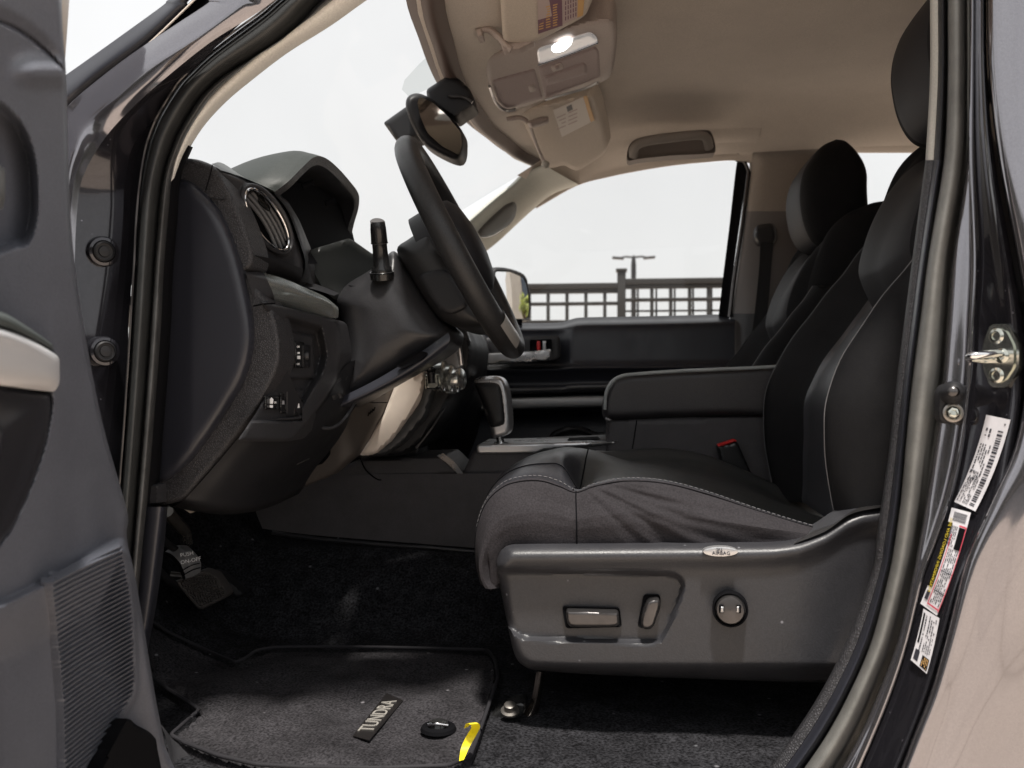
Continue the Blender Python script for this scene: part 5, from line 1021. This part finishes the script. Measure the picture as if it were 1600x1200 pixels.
    S.append(('lumbar_knob', [(lathe([(.0225, -.012), (.0225, .002), (.0205, .003), (.0195, .001), (.0192, -.004)], q, (-.12, -1, .05), 40), void), (lathe([(.0185, -.004), (.0182, .005), (.0165, .0075), (.010, .0085), (0, .009)], q, (-.12, -1, .05), 40), silver_d),
        (slab(rnd([(1124, 946), (1131, 946), (1131, 958), (1124, 958)], 1), 1.1375, .004, 1, .001, 2), void), (slab(rnd([(1151, 946), (1158, 946), (1158, 958), (1151, 958)], 1), 1.1375, .004, 1, .001, 2), void), (slab(rnd([(1126, 948), (1131, 948), (1131, 957), (1126, 957)], 1), 1.1365, .004, 1, .001, 2), silver), (slab(rnd([(1151, 948), (1155, 948), (1155, 957), (1151, 957)], 1), 1.1365, .004, 1, .001, 2), silver)], None))
    el = [(1126 + 27 * math.cos(t), 862 + 7.5 * math.sin(t)) for t in [2 * math.pi * k / 30 for k in range(30)]]
    S.append(('airbag_badge', [(slab(el, 1.1475, .012, 2, .0006, 3), mat('badge_silver', (.55, .55, .56), .3, .7)), (text('SRS', P(1124, 859.2, 1.1463), (1, .02, 0), (0, 0, 1), .0052, .0002), ink), (text('AIRBAG', P(1127, 865, 1.1463), (1, .02, 0), (0, 0, 1), .0066, .0002), ink)], None))
    return S
Sd = seat()
s1 = empty('front_seat', (.35, 1.46, H - .45), T, label='near black driver seat with power switches on its side')
prt = [build(n_, g_, s1, label=l_) for n_, g_, l_ in Sd]
s2r = empty('front_seat', (.35, 2.28, H - .45), T, label='far black passenger seat')
for o in prt:
    if o.name in ('airbag_badge', 'slide_switch', 'recline_switch', 'lumbar_knob', 'base_cover'): continue
    c = o.copy(); C.objects.link(c); c.parent = s2r; c.matrix_parent_inverse = Matrix.Translation(-ROOTS[s2r.name]); c.location = (-.01, .82, -.060 if o.name.startswith('headrest') else -.035)
# rear seat back far behind, dark
build('rear_bench', [(box((1.45, 1.87, H - .05), (.18, 1.35, .60), None, .05), fabk), (box((1.2, 1.87, H - .33), (.5, 1.35, .16), None, .05), fabk)], T)

# ------------------------------------------------------------------ the open driver's door at the left
def MD(a, b, c):
    u = (a - 800) / F; v = -(b - 600) / F; dx = CT * u - ST; dy = ST * u + CT; k = dx / dy
    Y = (-.359 + c) / (.992 * k + .129); return Vector((k * Y, Y, H + v * Y / dy))
DR = empty('driver_door', (-.5, .85, H), T, label='open driver door with its charcoal inner panel')
dpo = spl2([(-60, -60), (40, -60), (92, -60), (96, 0), (99, 60), (103, 112), (106, 200), (110, 330), (119, 430), (136, 540), (160, 660), (185, 750), (200, 806), (198, 840), (212, 905), (228, 1000), (245, 1100), (258, 1165), (275, 1250), (100, 1260), (-60, 1260), (-60, 900), (-60, 400)], 4)
hb = spl2([(-60, 140), (-10, 150), (20, 172), (42, 200), (57, 245), (62, 300), (60, 345), (48, 380), (25, 390), (-60, 392)], 4)
low = [(-80, 985), (0, 944), (80, 905), (187, 850), (210, 870), (330, 1300), (-80, 1300)]
bowl = spl2([(-60, 560), (40, 590), (84, 612), (78, 680), (60, 740), (35, 800), (5, 850), (-60, 900)], 4)
gril = spl2([(82, 908), (100, 900), (184, 852), (192, 870), (203, 930), (208, 1010), (209, 1072), (200, 1098), (160, 1160), (105, 1235), (101, 1200), (99, 1100), (88, 980)], 4)
hole = spl2([(192, 1128), (215, 1134), (238, 1148), (246, 1170), (248, 1260), (120, 1260), (150, 1215)], 4)
def dd(x, y, s):
    h = edge(s, 7, .012)
    a = sdf(hb, x, y); h = h - .022 * ss(a / 16)
    b = sdf(bowl, x, y); h = h - .035 * ss(b / 30)
    l_ = sdf(low, x, y); h = h + .010 * ss((l_ + 6) / 12) - .020 * ss(l_ / 90)
    g = sdf(gril, x, y)
    h = h - .007 * ss((g - 1) / 3) + .010 * ss((g + 10) / 8) * (g < 60) * .5
    cre = 33 + np.clip(x, -60, 100) * .35 + np.clip(x, 0, 100) ** 2 * .0042
    h = h - .004 * np.exp(-((y - cre) / 3.2) ** 2) + .006 * ss((cre - y) / 30)
    # soft bulge under the crease and shoulder line
    sh = 120 + (x - 0) * -.0; h = h + .010 * np.exp(-((y - 112) / 22.) ** 2) * ss(x / 60)
    return h
def in_poly_faces(g, poly, thr=0):
    return g
def dgr(x, y, s):
    l_ = sdf(low, x, y); base = .010 * ss((l_ + 6) / 12) - .020 * ss(l_ / 90) + .010
    rib = np.sin((y + (x - 80) * (.52 + (y - 900) * .0012)) * 2 * math.pi / 8.2)
    return base - .003 + .0016 * rib * ss(s / 3)
pnl = relief(dpo, MD, dd, 3.4, lambda p: p + Vector((-.06, -.012, 0)))
build('inner_panel', [(pnl, doorp)], DR, label='charcoal inner panel')
build('armrest_bowl', [(relief(spl2([(-60, 604), (10, 604), (60, 612), (80, 622), (76, 680), (60, 735), (36, 795), (6, 845), (-60, 890)], 4), MD, lambda x, y, s: .004 + edge(s, 10, .010) + .012 * ss((s - 20) / 60), 5, lambda p: p + Vector((-.02, 0, 0))), mat('dark_bowl_plastic', (.018, .018, .022), .35, kind='noise', scale=500, bump=.3))], DR, label='dark scooped armrest bowl under the silver handle')
build('pocket_shade', [(relief(hole, MD, lambda x, y, s: .012 + edge(s, 3, .004) + 0 * x, 4, lambda p: p + Vector((-.02, 0, 0))), void)], DR, label='black patch painted as the shade inside the pocket low on the door')  # black patch before the panel stands for the shade in the pocket
build('speaker_grille', [(relief(gril, MD, dgr, 1.7, lambda p: p + Vector((-.01, 0, 0))), doorp)], DR, label='diagonally ribbed speaker grille')
build('pull_handle', [(surf([[MD(-60, 488, .0), MD(-60, 485, .06), MD(-60, 505, .065), MD(-60, 510, .03)], [MD(0, 490, .0), MD(0, 488, .05), MD(0, 506, .055), MD(0, 512, .03)], [MD(45, 516, .0), MD(45, 512, .035), MD(45, 524, .04), MD(45, 530, .02)], [MD(84, 540, .0), MD(82, 538, .012), MD(82, 544, .014), MD(86, 550, .0)]], 4, 6), mat('armrest_top', (.06, .07, .068), .5)),
   (surf([[MD(-60, 508, .02), MD(-60, 510, .075), MD(-60, 540, .078), MD(-60, 588, .070), MD(-60, 598, .02)], [MD(0, 514, .02), MD(0, 516, .058), MD(0, 540, .060), MD(0, 590, .055), MD(0, 602, .02)], [MD(45, 530, .01), MD(45, 532, .042), MD(46, 555, .045), MD(46, 594, .040), MD(45, 608, .01)], [MD(84, 552, .005), MD(84, 554, .022), MD(86, 570, .026), MD(86, 596, .024), MD(82, 612, .0)], [MD(93, 560, -.01), MD(93, 562, -.002), MD(93, 572, .0), MD(93, 598, -.002), MD(88, 610, -.01)]], 5, 6), mat('pull_silver', (.72, .72, .74), .4, .4))], DR, label='silver pull handle')
build('door_lever', [(surf([[MD(-60, 255, -.02), MD(-60, 262, .005), MD(-60, 300, .008), MD(-60, 330, -.015)], [MD(-15, 252, -.02), MD(-14, 262, .002), MD(-14, 305, .004), MD(-15, 332, -.015)], [MD(6, 262, -.022), MD(8, 270, -.01), MD(8, 305, -.01), MD(5, 325, -.022)]], 4, 5), mat('lever_silver', (.55, .56, .56), .3, .8))], DR, label='silver door lever in its recess')
build('window_frame', [(surf([[MD(95, -60, -.02), MD(104, -60, -.03), MD(112, -60, -.05)], [MD(97, 20, -.02), MD(102, 20, -.03), MD(107, 20, -.05)], [MD(100, 90, -.02), MD(101, 90, -.03), MD(102, 90, -.05)]], 4, 5), mat('frame_reflection_tan', (.42, .33, .24), .4))], DR)  # tan reflection along the frame edge is painted as its colour
# outer shell of the open door, so that it has its thickness
build('outer_skin', [(grid([[MD(100, -60, -.14), MD(-80, -60, -.14)], [MD(104, 400, -.14), MD(-80, 400, -.14)], [MD(150, 800, -.14), MD(-80, 800, -.14)], [MD(200, 1260, -.14), MD(-80, 1260, -.14)]]), paint)], DR)

# ------------------------------------------------------------------ outside: railing, lamp, trees, building
YFn = 9.0
def fence(name, xs0, Y, top, label, post_at, dx, dxo, tier, two=False):
    f = empty(name, (P(xs0[0], 440, Y).x, Y, 0), None, label, 'fence', 'railings beyond the passenger window')
    def zz(px): return H + (600 - (top - (px - 835) * .030)) / F * Y
    def zat(py): return H + (600 - py) / F * Y
    xa, xb = P(xs0[0], 440, Y).x, P(xs0[1], 440, Y).x; s_ = Y / F
    def bar(x0, x1, z, h, t=.05): return join(box(((x0 + x1) / 2, Y, z), (x1 - x0, t, h), None, .004))
    build('top_rail', [(bar(xa, xb, zat(top + 6), s_ * 9, .10), fencem), (bar(xa, xb, zat(top + 14), s_ * 6, .05), fencem)], f)
    ps = []; z0 = .0
    for z_ in tier: ps.append((bar(xa, xb, zat(z_), s_ * 5.5, .045), fencem))
    x = dxo
    while x < xs0[1]:
        if x > xs0[0]:
            c_ = P(x, 440, Y).x; ps.append((box((c_, Y, (z0 + zat(top + 6)) / 2), (s_ * 5.4, .04, zat(top + 6) - z0), None, .004), fencem))
            if two: ps.append((box((c_ + s_ * 9, Y + .25, (z0 + zat(top + 6)) / 2), (s_ * 3, .03, zat(top + 6) - z0)), fencem))
        x += dx
    if two:
        ps.append((off(bar(xa, xb, zat(484 + 0), s_ * 3, .03), (0, .25, 0)), fencem)); ps.append((off(bar(xa, xb, zat(500), s_ * 3, .03), (0, .25, 0)), fencem))
    build('lattice_panel', ps, f)
    build('bottom_rail', [(bar(xa, xb, .15, .08), fencem)], f)
    for px in post_at:
        c_ = P(px, 440, Y).x; build('post', [(box((c_, Y, (zat(426)) / 2), (s_ * 13, .12, zat(426)), None, .006), fencem), (box((c_, Y, zat(424)), (s_ * 17, .15, s_ * 4), None, .004), fencem)], f)
    return f
fence('railing', (640, 972), YFn, 442, 'bronze lattice railing left of its thick post', [971], 29.5, 650, [475, 503])
f2 = fence('railing', (977, 1320), YFn, 436, 'bronze lattice railing with doubled bars, right of the thick post', [], 29.5, 989, [470, 500], two=True)
lp = empty('street_lamp', (P(990, 440, 34).x, 34, 0), None, 'twin arm street lamp standing beyond the railing', 'street lamp')
lx = P(990, 440, 34).x; lz = P(990, 402, 34).z; q = 34 / F
build('pole', [(lathe([(.10, 0), (.10, lz - .3), (.07, lz), (.001, lz + .1)], (lx, 34, 0), (0, 0, 1), 12), black)], lp)
for s_ in (-1, 1): build('lamp_head', [(tube([Vector((lx, 34, lz)), Vector((lx + s_ * q * 12, 34, lz + q * 1)), Vector((lx + s_ * q * 18, 34, lz))], .04, 8, raw=True), black), (box((lx + s_ * q * 24, 34, lz - q * 1.0), (q * 18, .35, q * 3), Matrix.Rotation(s_ * -.08, 3, 'Y'), .03), black)], lp)
def tree(x, y, hh, r, label, seed, n=2600):
    rg = random.Random(seed); t = empty('tree', (x, y, 0), None, label, 'tree', 'trees beyond the railing')
    tr_ = [(tube([Vector((x, y, 0)), Vector((x + .1, y, hh * .3)), Vector((x - .05, y, hh * .62))], lambda q: .16 * (1 - .6 * q), 9), barkm)]
    for k in range(7):
        a = rg.uniform(0, 6.3); z = hh * rg.uniform(.28, .5); tr_.append((tube([Vector((x, y, z)), Vector((x + math.cos(a) * r * .5, y + math.sin(a) * r * .5, z + r * .5)), Vector((x + math.cos(a) * r * .8, y + math.sin(a) * r * .8, z + r * .8))], lambda q: .05 * (1 - .7 * q), 6), barkm))
    build('trunk', tr_, t); V, Fc = [], []
    cl = [(Vector((rg.gauss(0, .42), rg.gauss(0, .42), rg.gauss(0, .38))), rg.uniform(.22, .42)) for _ in range(26)]
    for _ in range(n):
        c_, cr_ = rg.choice(cl); d = Vector((rg.gauss(0, 1), rg.gauss(0, 1), rg.gauss(0, 1))).normalized() * cr_ * rg.uniform(.5, 1)
        p = Vector((x, y, hh * .66)) + (c_ + d) * r; s_ = rg.uniform(.06, .13) * (r / 2) + .03
        a = Vector((rg.gauss(0, 1), rg.gauss(0, 1), rg.gauss(0, 1))).normalized(); b = a.orthogonal().normalized(); o_ = len(V)
        V += [p + a * s_, p + b * s_ * .6, p - a * s_, p - b * s_ * .6]; Fc.append((o_, o_ + 1, o_ + 2, o_ + 3))
    build('crown', [((V, Fc), leafm)], t)
tree(P(905, 490, 26).x, 26, 3.1, 1.0, 'small yellow green tree seen low through the railing', 3)
tree(P(868, 490, 33).x, 33, 3.0, 1.0, 'thin pale tree beside the yellow green one', 5, 1200)
tree(10.5, 7.0, 2.9, 1.2, 'green tree reflected in the passenger mirror, before the building', 9)
# building behind the truck, seen in the passenger mirror
B = empty('building', (16, 9, 0), None, 'pale building with dark windows, seen in the passenger mirror', 'building')
build('wall', [(box((19, 8.2, 3.2), (9, 5, 6.4)), wallm)], B)
for k in range(2): build('window', [(box((14.46, 8.5 + k * 1.5, 4.0), (.1, 1.3, 3.6)), winm)], B)
# unseen hedge added behind the viewer as a dark band for the paint's reflections
B2 = empty('hedge', (2, -16, 0), None, 'unseen dark hedge row added for the reflections in the glossy paint', 'hedge')
V, Fc = [], []; rg = random.Random(12)
for _ in range(9000):
    p = Vector((rg.uniform(-26, 34), -16 + rg.uniform(-1.2, 1.2), 2.6 * rg.random() ** .8 + .5 * math.sin(rg.random() * 3))); a = Vector((rg.gauss(0, 1), rg.gauss(0, 1), rg.gauss(0, 1))).normalized(); b = a.orthogonal().normalized(); s_ = rg.uniform(.12, .3); o_ = len(V)
    V += [p + a * s_, p + b * s_, p - a * s_, p - b * s_]; Fc.append((o_, o_ + 1, o_ + 2, o_ + 3))
build('foliage', [((V, Fc), mat('hedge_leaves', (.04, .05, .025), .8))], B2)
